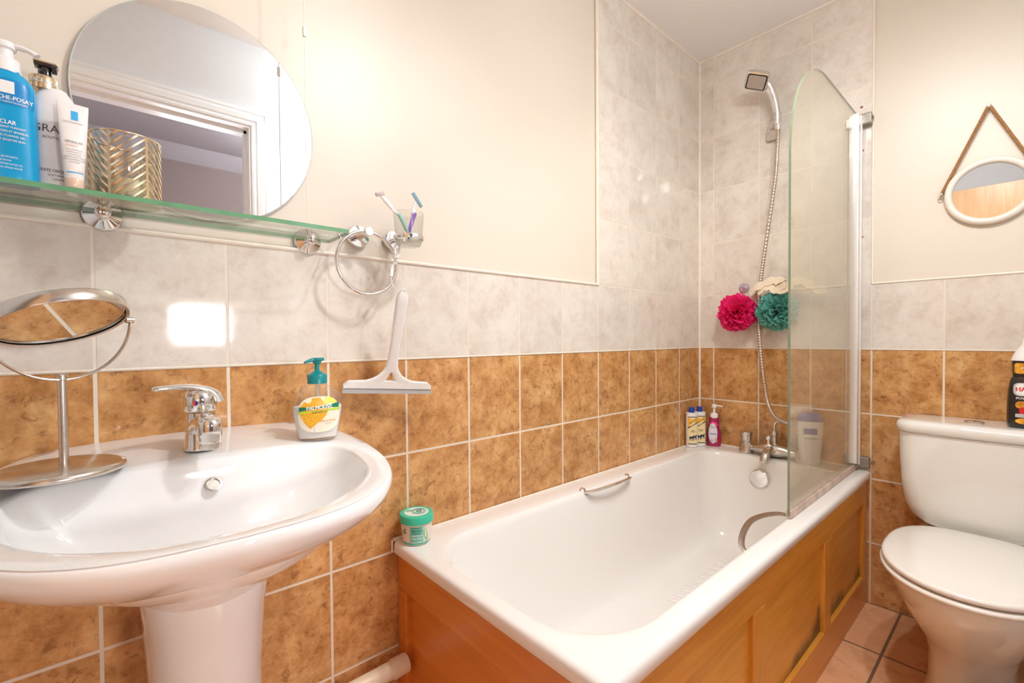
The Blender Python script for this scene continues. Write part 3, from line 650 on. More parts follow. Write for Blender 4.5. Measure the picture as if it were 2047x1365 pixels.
# basin tap
t = thing('basin_tap', (CX+.003, -.128, .8495), 'chrome single lever tap standing on the washbasin', 'tap')
bm = bmesh.new()
lathe(bm, [(.026, 0), (.0265, .003), (.0245, .006), (.0235, .03), (.0225, .058), (.0225, .064)], (0, 0, 0), 'z', 40)
sp = smooth_path([(0, -.004, .036), (0, -.03, .047), (0, -.06, .054), (0, -.086, .052), (0, -.100, .042)], 6)
tube(bm, sp, [.021-.005*(i/(len(sp)-1)) for i in range(len(sp))], 20, flat=((0, 0, 1), .78)); lathe(bm, [(.0155, .026), (.0165, .03), (.0175, .052), (.0175, .060), (.012, .066), (.001, .067)], (0, -.096, 0), 'z', 28)
finish('tap_body', bm, m_chrome, t, ang=60)
bm = bmesh.new(); lathe(bm, [(.0145, .016), (.0155, .018), (.0155, .028)], (0, -.096, 0), 'z', 28); finish('aerator', bm, m_steel, t)
bm = bmesh.new()
lathe(bm, [(.0225, .0655), (.0250, .068), (.0250, .088), (.0235, .096), (.018, .102), (.006, .105), (.001, .105)], (0, 0, 0), 'z', 40)
lv = smooth_path([(.022, .0, .080), (.014, .0, .098), (-.008, -.002, .107), (-.036, -.006, .110), (-.068, -.010, .109)], 6); n_ = len(lv)
tube(bm, lv, [.017-.0075*(i/(n_-1)) for i in range(n_-1)]+[.006], 18, flat=((0, 0, 1), .42))
finish('lever', bm, m_chrome, t, ang=60)
bm = bmesh.new(); ang = math.radians(-92-22)
def dot(h0, h1, mi):
    c = bm.verts.new((math.cos(ang)*.0256, math.sin(ang)*.0256, .082)); prev = None; tv = Vector((-math.sin(ang), math.cos(ang), 0))
    for i in range(13):
        a = h0+(h1-h0)*i/12; p = Vector((math.cos(ang)*.0256, math.sin(ang)*.0256, .082))+tv*.0042*math.cos(a)+Vector((0, 0, .0042*math.sin(a)))
        v = bm.verts.new(p)
        if prev: bm.faces.new((c, prev, v)).material_index = mi
        prev = v
dot(.5*PI, 1.5*PI, 0); dot(-.5*PI, .5*PI, 1)
finish('hot_cold_dot', bm, [mat('red_dot', (.8, .05, .02), .3), mat('blue_dot', (.02, .05, .35), .3)], t, smooth=False)
# ================================================================== MAKE-UP MIRROR
t = thing('makeup_mirror', (-2.272, -.168, .8490), 'round brushed steel tilting vanity mirror standing on the washbasin', 'mirror', rz=math.radians(18))
bm = bmesh.new(); lathe(bm, [(.067, 0), (.0745, .001), (.076, .004), (.0745, .008), (.069, .0105), (.004, .0125)], (0, 0, 0), 'z', 64); finish('base', bm, m_steel, t, ang=50)
bm = bmesh.new(); lathe(bm, [(.0055, .011), (.0055, .134), (.0065, .135), (.0065, .141), (.0045, .143)], (.006, 0, 0), 'z', 24); finish('stem', bm, m_steel, t)
RY = .082; zc = .223
bm = bmesh.new(); pts = [Vector((.006+RY*math.cos(a), 0, zc+RY*1.08*math.sin(a))) for a in [PI+PI*i/40 for i in range(41)]]
tube(bm, pts, .0052, 10, flat=((1, 0, 0), 1) if False else None)
for v in bm.verts:
    d = Vector((v.co.x-.006, 0, v.co.z-zc)); r0 = d.length; rn = RY if abs(d.z) < 1e-6 else RY/math.sqrt((d.x/r0)**2+(d.z/r0/1.08)**2)
    if r0 > 1e-6: k_ = (rn+(r0-rn)*.35)/r0; v.co.x = .006+d.x*k_; v.co.z = zc+d.z*k_
finish('yoke', bm, m_steel, t)
ti = Matrix.Translation((.006, 0, zc)) @ Matrix.Rotation(math.radians(-8), 4, 'Y') @ Matrix.Rotation(math.radians(66), 4, 'X')
bm = bmesh.new(); lathe(bm, [(.0735, -.008), (.0775, -.009), (.0785, -.006), (.0785, .007), (.0765, .009), (.073, .008), (.0725, 0)], (0, 0, 0), 'y', 72, caps=(0, 0)); bm.transform(ti); finish('mirror_rim', bm, m_steel, t, ang=60)
bm = bmesh.new(); lathe(bm, [(.0745, .0045), (.0745, -.0045)], (0, 0, 0), 'y', 72); bm.transform(ti); finish('mirror_glass', bm, m_mirror, t, smooth=False)
bm = bmesh.new()
bm.free()
for s in (1, -1):
    bm = bmesh.new(); lathe(bm, [(.005, -.004*s), (.005, .006*s)], (.006+RY*s*.98, 0, zc), 'x', 14); finish('pivot', bm, m_steel, t)
# ================================================================== HAND SOAP
t = thing('hand_soap_dispenser', (-1.902, -.150, .8420), 'clear hand soap dispenser with teal pump and milk-and-honey label on the washbasin', 'soap dispenser', rz=math.radians(-12))
P_ = dense([(0, .034, .019), (.004, .037, .022), (.03, .042, .025), (.055, .0465, .027), (.072, .046, .0265), (.085, .042, .024), (.097, .033, .020), (.105, .021, .016), (.109, .0155, .0155), (.112, .015, .015)], 5)
B_ = Bottle(P_, 2.3)
bm = bmesh.new(); B_.body(bm); finish('clear_bottle', bm, m_clear, t)
bm = bmesh.new(); LP = [(z, a-.002, b-.002) for z, a, b in P_ if .002 < z < .068]; loft(bm, [supere(0, 0, a, b, z, 2.3) for z, a, b in LP]); finish('milky_soap', bm, mat('milky_liquid', (.80, .77, .75), .3, sss=.2), t)
bm = bmesh.new(); lathe(bm, [(.004, .012), (.004, .112)], n=12); finish('dip_tube', bm, m_frost, t)
m_teal = mat('teal_plastic', (.0, .235, .25), .3)
bm = bmesh.new(); lathe(bm, [(.0185, .110), (.0185, .126), (.017, .128), (.013, .130), (.0085, .133), (.0045, .136), (.0045, .150), (.006, .1505)], n=36); pm = finish('pump_collar', bm, m_teal, t, ang=50)
bm = bmesh.new(); tube(bm, smooth_path([(.012, .004, .1575), (0, 0, .158), (-.012, -.006, .156), (-.024, -.012, .152)], 5), [.0055]*6+[.006]*4+[.0055, .005, .0045, .004, .0035, .003], 14, flat=((0, 0, 1), .6)); lathe(bm, [(.006, .148), (.009, .154), (.011, .158), (.009, .1605), (.001, .161)], n=24); finish('pump_head', bm, m_teal, t)
o1, o2, o3, o4 = B_.on(.0004), B_.on(.0008), B_.on(.0013), B_.on(.0018)
def clip_round(x): return x
LBL = [(.0375*math.copysign(abs(math.cos(a))**.72, math.cos(a)), .051+.035*math.copysign(abs(math.sin(a))**.72, math.sin(a))) for a in [2*PI*i/48 for i in range(48)]]
bm = bmesh.new(); patch(bm, LBL, o1, 0)
patch(bm, [(-.034, .066), (-.028, .075), (-.010, .0835), (.002, .084), (.010, .073), (.012, .066), (.018, .060), (.012, .048), (.004, .040), (-.006, .033), (-.010, .029), (-.016, .024), (-.021, .029), (-.027, .036), (-.032, .046), (-.035, .055)], o2, 1)
patch(bm, [(.010, .070), (.033, .070), (.030, .077), (.022, .083), (.012, .0845), (.008, .076)], o2, 2)
patch(bm, [(-.0365, .058), (.0370, .063), (.0365, .0725), (-.0355, .0665)], o3, 3, 5); patch(bm, [(-.0370, .053), (.0374, .0575), (.0370, .063), (-.0365, .058)], o3, 4, 5)
patch(bm, [(-.006+.0028*math.cos(a), .022+.005*math.sin(a)) for a in [2*PI*i/16 for i in range(16)]], o3, 5)
finish('front_label', bm, [mat('cream_label', (.90, .82, .66), .3), mat('honeycomb_print', (.92, .42, .02), .35, var=.25, nscale=300), mat('yellow_print', (.93, .72, .10), .35), mat('green_band', (.0, .20, .105), .3), mat('lime_band', (.50, .68, .05), .3), m_wp], t)
sk = lambda dy: (lambda u, v: o4(u, v+dy+u*.062))
bm = text_bm('PALMOLIVE', .0108, .0003, fn=sk(.0648), xs=.86); finish('brand_lettering', bm, m_wp, t, smooth=False)
bm = text_bm('NATURALS', .0048, 0, fn=sk(.0558), xs=1.1); finish('range_lettering', bm, mat('dark_green_print', (.02, .12, .03), .4), t, smooth=False)
bm = text_bm('Milk & Honey', .0052, .0001, fn=lambda u, v: o4(u+.016, v+.038+u*.06)); finish('scent_lettering', bm, mat('orange_print', (.9, .35, .1), .4), t, smooth=False)
bm = text_bm('handwash', .0032, 0, fn=lambda u, v: o4(u+.016, v+.0325+u*.06)); finish('small_lettering', bm, mat('grey_print', (.3, .28, .28), .4), t, smooth=False)
# ================================================================== HAIR MASK TUB
t = thing('hair_mask_tub', (-1.626, -.052, .5205), 'round hair mask tub with mint green lid on the bath corner', 'tub', rz=math.radians(-33))
bm = bmesh.new(); lathe(bm, [(.030, 0), (.0335, .002), (.0355, .010), (.0385, .040), (.0395, .052), (.0385, .056)], n=56); finish('tub_body', bm, mat('cream_tub', (.84, .76, .66), .3), t)
m_mint = mat('mint_plastic', (.05, .56, .37), .3); bm = bmesh.new(); lathe(bm, [(.0405, .054), (.0425, .055), (.0428, .072), (.0415, .0745), (.036, .0755), (.0355, .0748), (.001, .0748)], n=64); ld = finish('screw_lid', bm, m_mint, t, ang=50)
bm = bmesh.new(); flat = lambda u, v: Vector((u, v, .0752)); patch(bm, [(.031*math.cos(a), .031*math.sin(a)) for a in [2*PI*i/40 for i in range(40)]], flat, 0)
patch(bm, [(-.018+.010*math.cos(a)+.003*math.sin(a), .008+.006*math.sin(a)) for a in [2*PI*i/24 for i in range(24)]], lambda u, v: Vector((u, v, .0755)), 1); finish('lid_label', bm, [mat('pale_mint_label', (.74, .86, .78), .35), mat('leaf_green_print', (.18, .48, .25), .4)], ld)
bm = bmesh.new()
for R, r in ((.014, .0010), (.018, .0007), (.006, .002)): torus(bm, (.006, .002, .0755), R, r, 'xy', 40, 4)
finish('lid_rings', bm, mat('deep_green_print', (.12, .30, .22), .4), ld)
Bt = Bottle([(0, .0335, .0335), (.01, .0358, .0358), (.04, .0388, .0388), (.055, .0395, .0395)], 2.0)
o1, o2, o3 = Bt.on(.0004), Bt.on(.0008), Bt.on(.0012)
bm = bmesh.new(); patch(bm, rect_pts(-.0145, .018, .012, .050, .001), o1, 0); patch(bm, rect_pts(-.032, .034, .004, .0085, .001, 8), o1, 1)
patch(bm, [(.0245+.004*math.cos(a)-.002*math.sin(a), .028+.017*math.sin(a)) for a in [2*PI*i/24 for i in range(24)]], o2, 2)
patch(bm, [(.0235+.0022*math.cos(a)-.001*math.sin(a), .032+.012*math.sin(a)) for a in [2*PI*i/24 for i in range(24)]], o3, 3)
finish('front_label', bm, [mat('mint_label', (.16, .58, .45), .35), m_mint, mat('aloe_green', (.30, .58, .33), .4), mat('aloe_pale', (.72, .82, .60), .4)], t)
bm = text_bm('GARNIER', .0045, 0, fn=lambda u, v: o2(u+.003, v+.0465)); text_bm('Ultimate Blends', .0048, .0002, fn=lambda u, v: o2(u+.0015, v+.0405), xs=.85, bm=bm); text_bm('Moisturising', .0042, .0001, fn=lambda u, v: o2(u+.0015, v+.0345), bm=bm)
for a in (0,): torus(bm, (-.0255, -.0288, .038), .0055, .0009, 'xz', 24, 4); torus(bm, (-.0255, -.0288, .038), .0028, .0009, 'xz', 20, 4)
finish('dark_lettering', bm, mat('dark_teal_print', (.03, .14, .12), .4), t, smooth=False)
bm = text_bm('HAIR FOOD', .0060, .0003, fn=lambda u, v: o2(u+.0015, v+.0275), xs=.85); text_bm('ALOE VERA', .0060, .0003, fn=lambda u, v: o2(u+.0015, v+.0200), xs=.85, bm=bm); finish('white_lettering', bm, m_wp, t, smooth=False)
# ================================================================== OVAL MIRROR + GLASS SHELF
t = thing('oval_mirror', (-2.057, .007, 1.487), 'large frameless oval mirror on the wall over the washbasin', 'mirror')
def tearsec(s, y, n=96): 
    return [Vector((.2005*s*math.cos(a), y, .208*s*math.sin(a))) for a in [2*PI*i/n for i in range(n)]]
bm = bmesh.new(); loft(bm, [tearsec(1, -.006), tearsec(1, -.0115), tearsec(.995, -.012)]); finish('mirror_glass', bm, m_mirror, t, smooth=False)
bm = bmesh.new(); loft(bm, [tearsec(.93, 0), tearsec(.93, -.0065)]); finish('mirror_backing', bm, m_dark, t)
bm = bmesh.new(); pts = tearsec(1.0, -.0095); tube(bm, pts, .0016, 6, closed=True); finish('polished_edge', bm, mat('ground_glass_edge', (.62, .66, .62), .2), t)
t = thing('glass_shelf', (-2.1, 0, 1.262), 'long green-edged glass shelf on two chrome rosettes below the oval mirror', 'shelf')
bm = bmesh.new(); o_ = rrect(-.33, .275, -.140, -.014, (.012, .012, .002, .002), 0, 6, 4)
A = [bm.verts.new((p.x, p.y, 0)) for p in o_]; B = [bm.verts.new((p.x, p.y, .008)) for p in o_]; bm.faces.new(A); bm.faces.new(B)
for i in range(len(o_)): j = (i+1) % len(o_); bm.faces.new((A[i], A[j], B[j], B[i])).material_index = 1
finish('glass_plate', bm, [m_shelf, m_glass_edge], t, smooth=False)
for x in (-.118, .231):
    bm = bmesh.new(); lathe(bm, [(.0285, 0.006), (.0285, -.006), (.026, -.009), (.012, -.012), (.0095, -.016), (.0115, -.022), (.0115, -.034), (.008, -.038)], (x, 0, .0), 'y', 40); finish('rosette_clamp', bm, m_chrome, t, ang=50)
# ---- blue cleanser
m_blue = mat('blue_translucent_gel', (.0, .34, .66), .22, var=.1, nscale=20, coat=.3); m_bluel = mat('blue_label_film', (.0, .24, .58), .3)
t = thing('blue_cleanser_bottle', (-2.322, -.090, 1.2705), 'bright blue cleanser pump bottle at the left end of the glass shelf', 'bottle')
B_ = Bottle(dense([(0, .030, .017), (.004, .033, .020), (.03, .0335, .0205), (.13, .0315, .0195), (.150, .0290, .018), (.160, .0215, .016), (.1635, .0165, .0145), (.166, .016, .0145)], 4), 2.6)
bm = bmesh.new(); B_.body(bm); finish('bottle_body', bm, m_blue, t)
bm = bmesh.new(); lathe(bm, [(.0165, .163), (.0168, .180), (.0155, .183), (.009, .185), (.0085, .197), (.012, .199), (.013, .205), (.011, .208), (.001, .209)], n=36); tube(bm, smooth_path([(0, 0, .204), (.014, -.003, .205), (.027, -.006, .202), (.034, -.008, .197)], 5), [.006]*8+[.005]*8, 12, flat=((0, 0, 1), .6)); finish('white_pump', bm, m_wplast, t, ang=50)
o1, o2 = B_.on(.0004), B_.on(.0009); bm = bmesh.new(); patch(bm, rect_pts(-.028, .0295, .112, .150, .003), o1, 0); patch(bm, rect_pts(-.007, .0105, .128, .146, .0005), o2, 1); finish('front_label', bm, [m_bluel, m_wp], t)
bm = text_bm('LA ROCHE-POSAY', .0085, .0002, fn=lambda u, v: o2(u+.0015, v+.1215), xs=.78); text_bm('LABORATOIRE DERMATOLOGIQUE', .0036, .00005, fn=lambda u, v: o2(u+.001, v+.1155), xs=.78, bm=bm); text_bm('EFFACLAR', .0085, .0002, fn=lambda u, v: o2(u-.004, v+.086), xs=.78, bm=bm)
for i, s in enumerate(['GEL MOUSSANT PURIFIANT', 'PEAUX GRASSES ET SENSIBLES', 'PURIFYING FOAMING GEL', 'FOR OILY SENSITIVE SKIN']): text_bm(s, .0046, .00005, fn=lambda u, v, i=i: o2(u+.001, v+.079-.0062*i), xs=.72, bm=bm)
for i, s in enumerate(['NETTOIE LES IMPURETES', 'SANS SAVON', 'CLEANSES, REMOVES EXCESS OIL', 'WITH THERMAL SPRING WATER']): text_bm(s, .0036, 0, fn=lambda u, v, i=i: o2(u-.002, v+.036-.0052*i), xs=.72, bm=bm)
finish('white_lettering', bm, m_wp, t, smooth=False)
# ---- white lotion with gold collar
t = thing('white_lotion_bottle', (-2.272, -.066, 1.2705), 'white lotion pump bottle with gold collar and black pump behind the squeeze tube', 'bottle')
B_ = Bottle(dense([(0, .0265, .018), (.004, .0295, .020), (.06, .0300, .020), (.125, .0290, .020), (.148, .0240, .018), (.160, .0165, .0150), (.163, .0150, .0145)], 4), 2.4)
bm = bmesh.new(); B_.body(bm); finish('bottle_body', bm, mat('pearl_white_plastic', (.84, .80, .78), .2, coat=.3), t)
bm = bmesh.new(); lathe(bm, [(.0165, .160), (.0168, .178), (.0155, .180), (.008, .1805)], (-.012, 0, 0), n=40); gc = finish('gold_collar', bm, m_gold, t, ang=50)
bm = bmesh.new(); lathe(bm, [(.0085, .180), (.0085, .196), (.0075, .198)], (-.010, 0, 0), n=24); box(bm, (-.022, -.010, .196), (.004, .008, .201), .001); box(bm, (-.002, -.010, .188), (.004, -.004, .198), .001); finish('black_pump', bm, m_black, t, ang=50)
bm = bmesh.new(); box(bm, (-.023, -.011, .2005), (.005, .009, .2035), .001); finish('gold_pump_top', bm, m_gold, t, smooth=False)
o1 = B_.on(.0005); m_ink = mat('dark_ink', (.08, .07, .09), .4)
bm = text_bm('GRACE', .0165, 0, fn=lambda u, v: o1(u-.001, v+.097), xs=.95);
text_bm('BOUTIQUE', .0050, 0, fn=lambda u, v: o1(u, v+.084), xs=1.1, bm=bm); text_bm('WHITE ORCHID &', .0066, .0001, fn=lambda u, v: o1(u, v+.033), xs=.8, bm=bm); text_bm('SOFTENING', .0044, 0, fn=lambda u, v: o1(u+.003, v+.026), bm=bm); text_bm('CREME', .0044, 0, fn=lambda u, v: o1(u+.003, v+.020), bm=bm); text_bm('500 ml', .0062, .0001, fn=lambda u, v: o1(u-.004, v+.008), bm=bm)
finish('dark_lettering', bm, m_ink, t, smooth=False)
bm = text_bm('GRACE COLE', .0075, .0002, fn=lambda u, v: Vector((-.012+.0170*math.sin(u/.017), -.0172*math.cos(u/.017), .170+v))); finish('collar_lettering', bm, m_wp, t, smooth=False)
# ---- squeeze tube
t = thing('face_cream_tube', (-2.250, -.112, 1.2705), 'white squeeze tube of face cream standing on its peach cap', 'tube', rz=math.radians(6))
PT = [(.017, .0115, .0115), (.03, .0122, .0112), (.07, .0150, .0085), (.11, .0172, .0045), (.128, .0180, .0018), (.134, .0180, .0012)]
B_ = Bottle(dense(PT, 5), 2.2); bm = bmesh.new(); B_.body(bm); finish('tube_body', bm, mat('satin_white_tube', (.86, .83, .81), .25), t, ang=60)
bm = bmesh.new(); lathe(bm, [(.0105, 0), (.0115, .001), (.0118, .018), (.0108, .0195)], n=36); finish('peach_cap', bm, mat('peach_cap', (.80, .58, .44), .2, coat=.3), t, ang=50)
o1, o2 = B_.on(.0005), B_.on(.0009); bm = bmesh.new(); patch(bm, rect_pts(-.0025, .0055, .108, .122, .0004), o1, 0); patch(bm, rect_pts(-.009, .010, .0255, .027, .0003), o1, 0); patch(bm, rect_pts(.003, .010, .0285, .0292, .0002), o1, 1)
finish('blue_square', bm, [mat('sky_blue_print', (.05, .42, .80), .3), mat('orange_line', (.8, .35, .15), .4)], t)
bm = text_bm('LA ROCHE-POSAY', .0036, 0, fn=lambda u, v: o1(u+.0005, v+.1035), xs=.85); text_bm('EFFACLAR', .0050, .0001, fn=lambda u, v: o1(u, v+.073), xs=.85, bm=bm)
for i, s in enumerate(['SOIN CORRECTEUR', 'DESINCRUSTANT', 'ANTI-MARQUES', 'CORRECTIVE UNCLOGGING', 'CARE ANTI-IMPERFECTIONS', 'ANTI-MARKS']): text_bm(s, .0026, 0, fn=lambda u, v, i=i: o1(u, v+.061-.0038*i), xs=.8, bm=bm)
finish('grey_lettering', bm, mat('grey_ink', (.30, .27, .27), .4), t, smooth=False)
bm = text_bm('DUO(+)', .0046, .0001, fn=lambda u, v: o1(u-.003, v+.0675), xs=.85); finish('peach_lettering', bm, mat('peach_ink', (.85, .60, .48), .4), t, smooth=False)
# ---- gold geometric candle holder
t = thing('gold_candle_holder', (-2.187, -.072, 1.2705), 'gold geometric cut-out metal holder with glass and candle on the shelf', 'candle holder')
R0 = .0475; H0 = .108
bm = bmesh.new()
def bar(p, q, w=.0016):
    """strip on the cylinder from (angle, z) p to q"""
    n = max(2, int(abs(p[0]-q[0])/.12)+1); A_ = []
    dx, dz = (q[0]-p[0])*R0, q[1]-p[1]; l = math.hypot(dx, dz) or 1; nx, nz = -dz/l*w, dx/l*w
    for i in range(n+1):
        a = p[0]+(q[0]-p[0])*i/n; z = p[1]+(q[1]-p[1])*i/n
        sec = []
        for sx in (-1, 1):
            for rr_i in (R0-.0004, R0+.0008):
                aa = a+sx*nx/R0; zz = min(H0, max(0.002, z+sx*nz)); sec.append(Vector((rr_i*math.cos(aa), rr_i*math.sin(aa), zz)))
        A_.append([sec[0], sec[1], sec[3], sec[2]])
    loft(bm, A_)
sec_n = 6; da = 2*PI/sec_n
for s_ in range(sec_n):
    a0 = s_*da-2.05; sg = 1 if s_ % 2 == 0 else -1
    bar((a0, 0), (a0, H0), .0018)
    for k in range(-4, 9):
        z0, z1 = k*.0135, k*.0135+.052
        if sg < 0: z0, z1 = z1, z0
        if max(z0, z1) <= 0 or min(z0, z1) >= H0: continue
        p, q = [a0, z0], [a0+da, z1]
        def cut(p, q, lim, up):
            for u, v in ((p, q), (q, p)):
                if (u[1] > lim) == up and (v[1] > lim) != up: f = (lim-v[1])/(u[1]-v[1]); u[0], u[1] = v[0]+(u[0]-v[0])*f, lim
        cut(p, q, H0, True); cut(p, q, 0, False); bar(tuple(p), tuple(q), .0013)
for z in (.003, H0-.001): torus(bm, (0, 0, z), R0, .0016, 'xy', 72, 8)
lathe(bm, [(R0-.001, .0), (R0, .0012), (R0-.001, .003)], n=64)
finish('cut_out_shade', bm, m_gold, t, ang=50)
bm = bmesh.new(); lathe(bm, [(.038, .004), (.0395, .006), (.0405, .102), (.0395, .102), (.0385, .008), (.0005, .007)], n=56); finish('glass_liner', bm, m_clear, t, ang=60)
bm = bmesh.new(); lathe(bm, [(.036, .008), (.0372, .012), (.0372, .034), (.035, .037), (.001, .037)], n=48); tube(bm, [(0, 0, .036), (.001, 0, .046)], .0009, 6); finish('cream_candle', bm, mat('cream_wax', (.82, .68, .42), .35, sss=.3), t, ang=50)
# ================================================================== TOWEL RING
t = thing('towel_ring', (-1.750, .007, 1.290), 'empty chrome towel ring on the wall right of the shelf', 'towel ring')
bm = bmesh.new(); lathe(bm, [(.027, 0), (.027, -.012), (.025, -.015), (.009, -.016), (.0075, -.05), (.0075, -.060)], (0, 0, 0), 'y', 48); finish('rosette', bm, m_chrome, t, ang=50)
bm = bmesh.new(); lathe(bm, [(.0105, -.056), (.0105, -.074), (.0095, -.076)], (-.001, 0, .001), 'y', 28); finish('post_cap', bm, m_chrome, t, ang=50)
bm = bmesh.new(); torus(bm, (-.002, -.066, -.0715), .0735, .0041, 'xz', 96, 14); finish('ring', bm, m_chrome, t)
# ================================================================== TUMBLER HOLDER
t = thing('tumbler_holder', (-1.652, .007, 1.293), 'chrome wall-mounted tumbler holder ring beside the towel ring', 'tumbler holder')
bm = bmesh.new(); lathe(bm, [(.024, 0), (.024, -.010), (.022, -.013), (.008, -.014)], (-.006, 0, 0), 'y', 40); finish('rosette', bm, m_chrome, t, ang=50)
bm = bmesh.new(); tube(bm, smooth_path([(-.006, -.010, -.001), (-.007, -.035, -.004), (-.010, -.058, -.010)], 6), .0065, 16); finish('arm', bm, m_chrome, t)
bm = bmesh.new(); lathe(bm, [(.0335, -.004), (.0365, -.005), (.0375, 0), (.0365, .005), (.0335, .004), (.0325, 0), (.0335, -.004)], (-.012, -.104, -.011), 'z', 56, caps=(0, 0)); finish('holder_ring', bm, m_chrome, t, ang=60)
t = thing('glass_tumbler', (-1.664, -.097, 1.262), 'clear glass tumbler sitting in the chrome holder', 'glass')
bm = bmesh.new(); lathe(bm, [(.0255, 0), (.0285, .002), (.0315, .018), (.0365, .079), (.0368, .080), (.0352, .080), (.030, .018), (.027, .012), (.001, .012)], n=56); finish('tumbler_wall', bm, m_clear, t, ang=60)
bm = bmesh.new(); lathe(bm, [(.0256, .0004), (.0284, .0024), (.030, .0115), (.001, .0115)], n=48); finish('thick_base', bm, m_frost, t)
# razor (purple) and toothbrush-like razor (mint)
t = thing('purple_razor', (-1.655, -.092, 1.276), 'purple and white disposable razor standing in the tumbler', 'razor')
m_purple = mat('purple_plastic', (.25, .07, .50), .3)
bm = bmesh.new(); tube(bm, smooth_path([(-.010, -.004, .0), (-.003, .0, .03), (.006, .002, .055), (.010, .0, .072)], 6), [.003]*6+[.005]*8+[.0065]*5, 12, flat=((0, 1, 0), .6)); finish('grip', bm, m_purple, t)
bm = bmesh.new(); tube(bm, smooth_path([(.009, 0, .068), (.007, -.001, .085), (.013, -.004, .1005)], 6), [.0055]*4+[.0035]*9, 12, flat=((0, 1, 0), .6)); finish('neck', bm, m_wplast, t)
bm = bmesh.new(); box(bm, (-.0195, -.003, -.0045), (.0195, .003, .0045), .0015); bm.transform(Matrix.Translation((.0145, -.0055, .102)) @ Matrix.Rotation(math.radians(52), 4, 'Y') @ Matrix.Rotation(.5, 4, 'X')); finish('blade_head', bm, mat('blue_grey_plastic', (.30, .50, .60), .35), t)
t = thing('mint_razor', (-1.690, -.100, 1.276), 'white and mint disposable razor leaning left out of the tumbler', 'razor')
bm = bmesh.new(); tube(bm, smooth_path([(.030, 0, .0), (.018, 0, .025), (.008, 0, .045), (-.003, 0, .060)], 6), [.003]*6+[.0055]*8+[.005]*5, 12, flat=((0, 1, 0), .6)); finish('grip', bm, mat('mint_green_plastic', (.35, .66, .56), .3), t)
bm = bmesh.new(); tube(bm, smooth_path([(-.002, 0, .058), (-.016, -.001, .064), (-.026, -.002, .074), (-.040, -.003, .086), (-.050, -.004, .094)], 6), [.0045]*4+[.0035]*6+[.0055]*8+[.004]*7, 12, flat=((0, 1, 0), .6)); finish('neck', bm, m_wplast, t)
bm = bmesh.new(); box(bm, (-.011, -.003, -.0045), (.011, .003, .0045), .0018); bm.transform(Matrix.Translation((-.052, -.006, .0945)) @ Matrix.Rotation(math.radians(-20), 4, 'Y') @ Matrix.Rotation(.4, 4, 'X')); finish('blade_head', bm, mat('grey_pink_plastic', (.62, .52, .52), .35), t)
# hanging cord with toggles + squeegee
t = thing('hanging_strap', (-1.66, -.095, 1.262), 'white plastic hanging loop and cord between the tumbler holder and the squeegee', 'hanging strap')
def Lc(p): return Vector(p)-Vector(t.location)
bm = bmesh.new(); tube(bm, smooth_path([Lc((-1.685, -.085, 1.272)), Lc((-1.698, -.092, 1.262)), Lc((-1.7015, -.098, 1.246)), Lc((-1.702, -.1, 1.238))], 6), .0022, 10); tube(bm, smooth_path([Lc((-1.678, -.075, 1.270)), Lc((-1.683, -.085, 1.256)), Lc((-1.692, -.095, 1.240)), Lc((-1.697, -.1, 1.230))], 6), .0026, 10)
tube(bm, smooth_path([Lc((-1.700, -.1, 1.236)), Lc((-1.698, -.096, 1.222)), Lc((-1.705, -.09, 1.212)), Lc((-1.708, -.092, 1.200)), Lc((-1.7115, -.095, 1.186))], 6), [.0012]*8+[.003]*8+[.0045]*9, 10); finish('plastic_toggle', bm, m_wplast, t)
bm = bmesh.new(); tube(bm, smooth_path([Lc((-1.711, -.095, 1.186)), Lc((-1.712, -.1, 1.170)), Lc((-1.712, -.108, 1.160)), Lc((-1.708, -.117, 1.152))], 6), .0010, 6); finish('cord', bm, m_wplast, t)
t = thing('squeegee', (-1.694, -.040, .915), 'white plastic shower squeegee hanging below the tumbler holder', 'squeegee', rz=-.20, rx=.31, ry=.075)
m_sq = mat('squeegee_white_plastic', (.87, .85, .83), .35)
bm = bmesh.new()
def sec(x0, x1, z, th): return [Vector((p.x, p.y, z)) for p in supere((x0+x1)/2, 0, (x1-x0)/2, th, 0, 3.2, 20)]
HW = [(.016, .085), (.022, .060), (.028, .043), (.036, .030), (.047, .021)]
for s_ in (1, -1):
    rr_s = []
    for z, hw in HW:
        hole = max(0, .0125*(1-(z-.020)/.026)) if z > .019 else 0
        rr_s.append(sec(*sorted((s_*hole, s_*hw)), z, .0055))
    loft(bm, rr_s)
loft(bm, [sec(-h, h, z, th) for z, h, th in [(.047, .021, .0055), (.060, .0155, .006), (.080, .0125, .0065), (.12, .0115, .007), (.18, .0135, .008), (.225, .0145, .008), (.240, .0120, .007), (.246, .007, .005)]])
torus(bm, (0, 0, .247), .0055, .002, 'xz', 20, 8)
finish('handle', bm, m_sq, t)
bm = bmesh.new(); loft(bm, [[Vector((x, -.007, .004)), Vector((x, .007, .004)), Vector((x, .006, z1)), Vector((x, -.005, z1))] for x, z1 in ((-.108, .010), (-.098, .019), (-.04, .0225), (.04, .0225), (.098, .019), (.108, .012))]); finish('blade_holder', bm, m_sq, t, smooth=False)
bm = bmesh.new(); loft(bm, [[Vector((x, -.0035, .005)), Vector((x, .0015, .005)), Vector((x, -.008, -.008)), Vector((x, -.0095, -.008))] for x in (-.110, .109)]); finish('rubber_blade', bm, m_rubber, t, smooth=False)
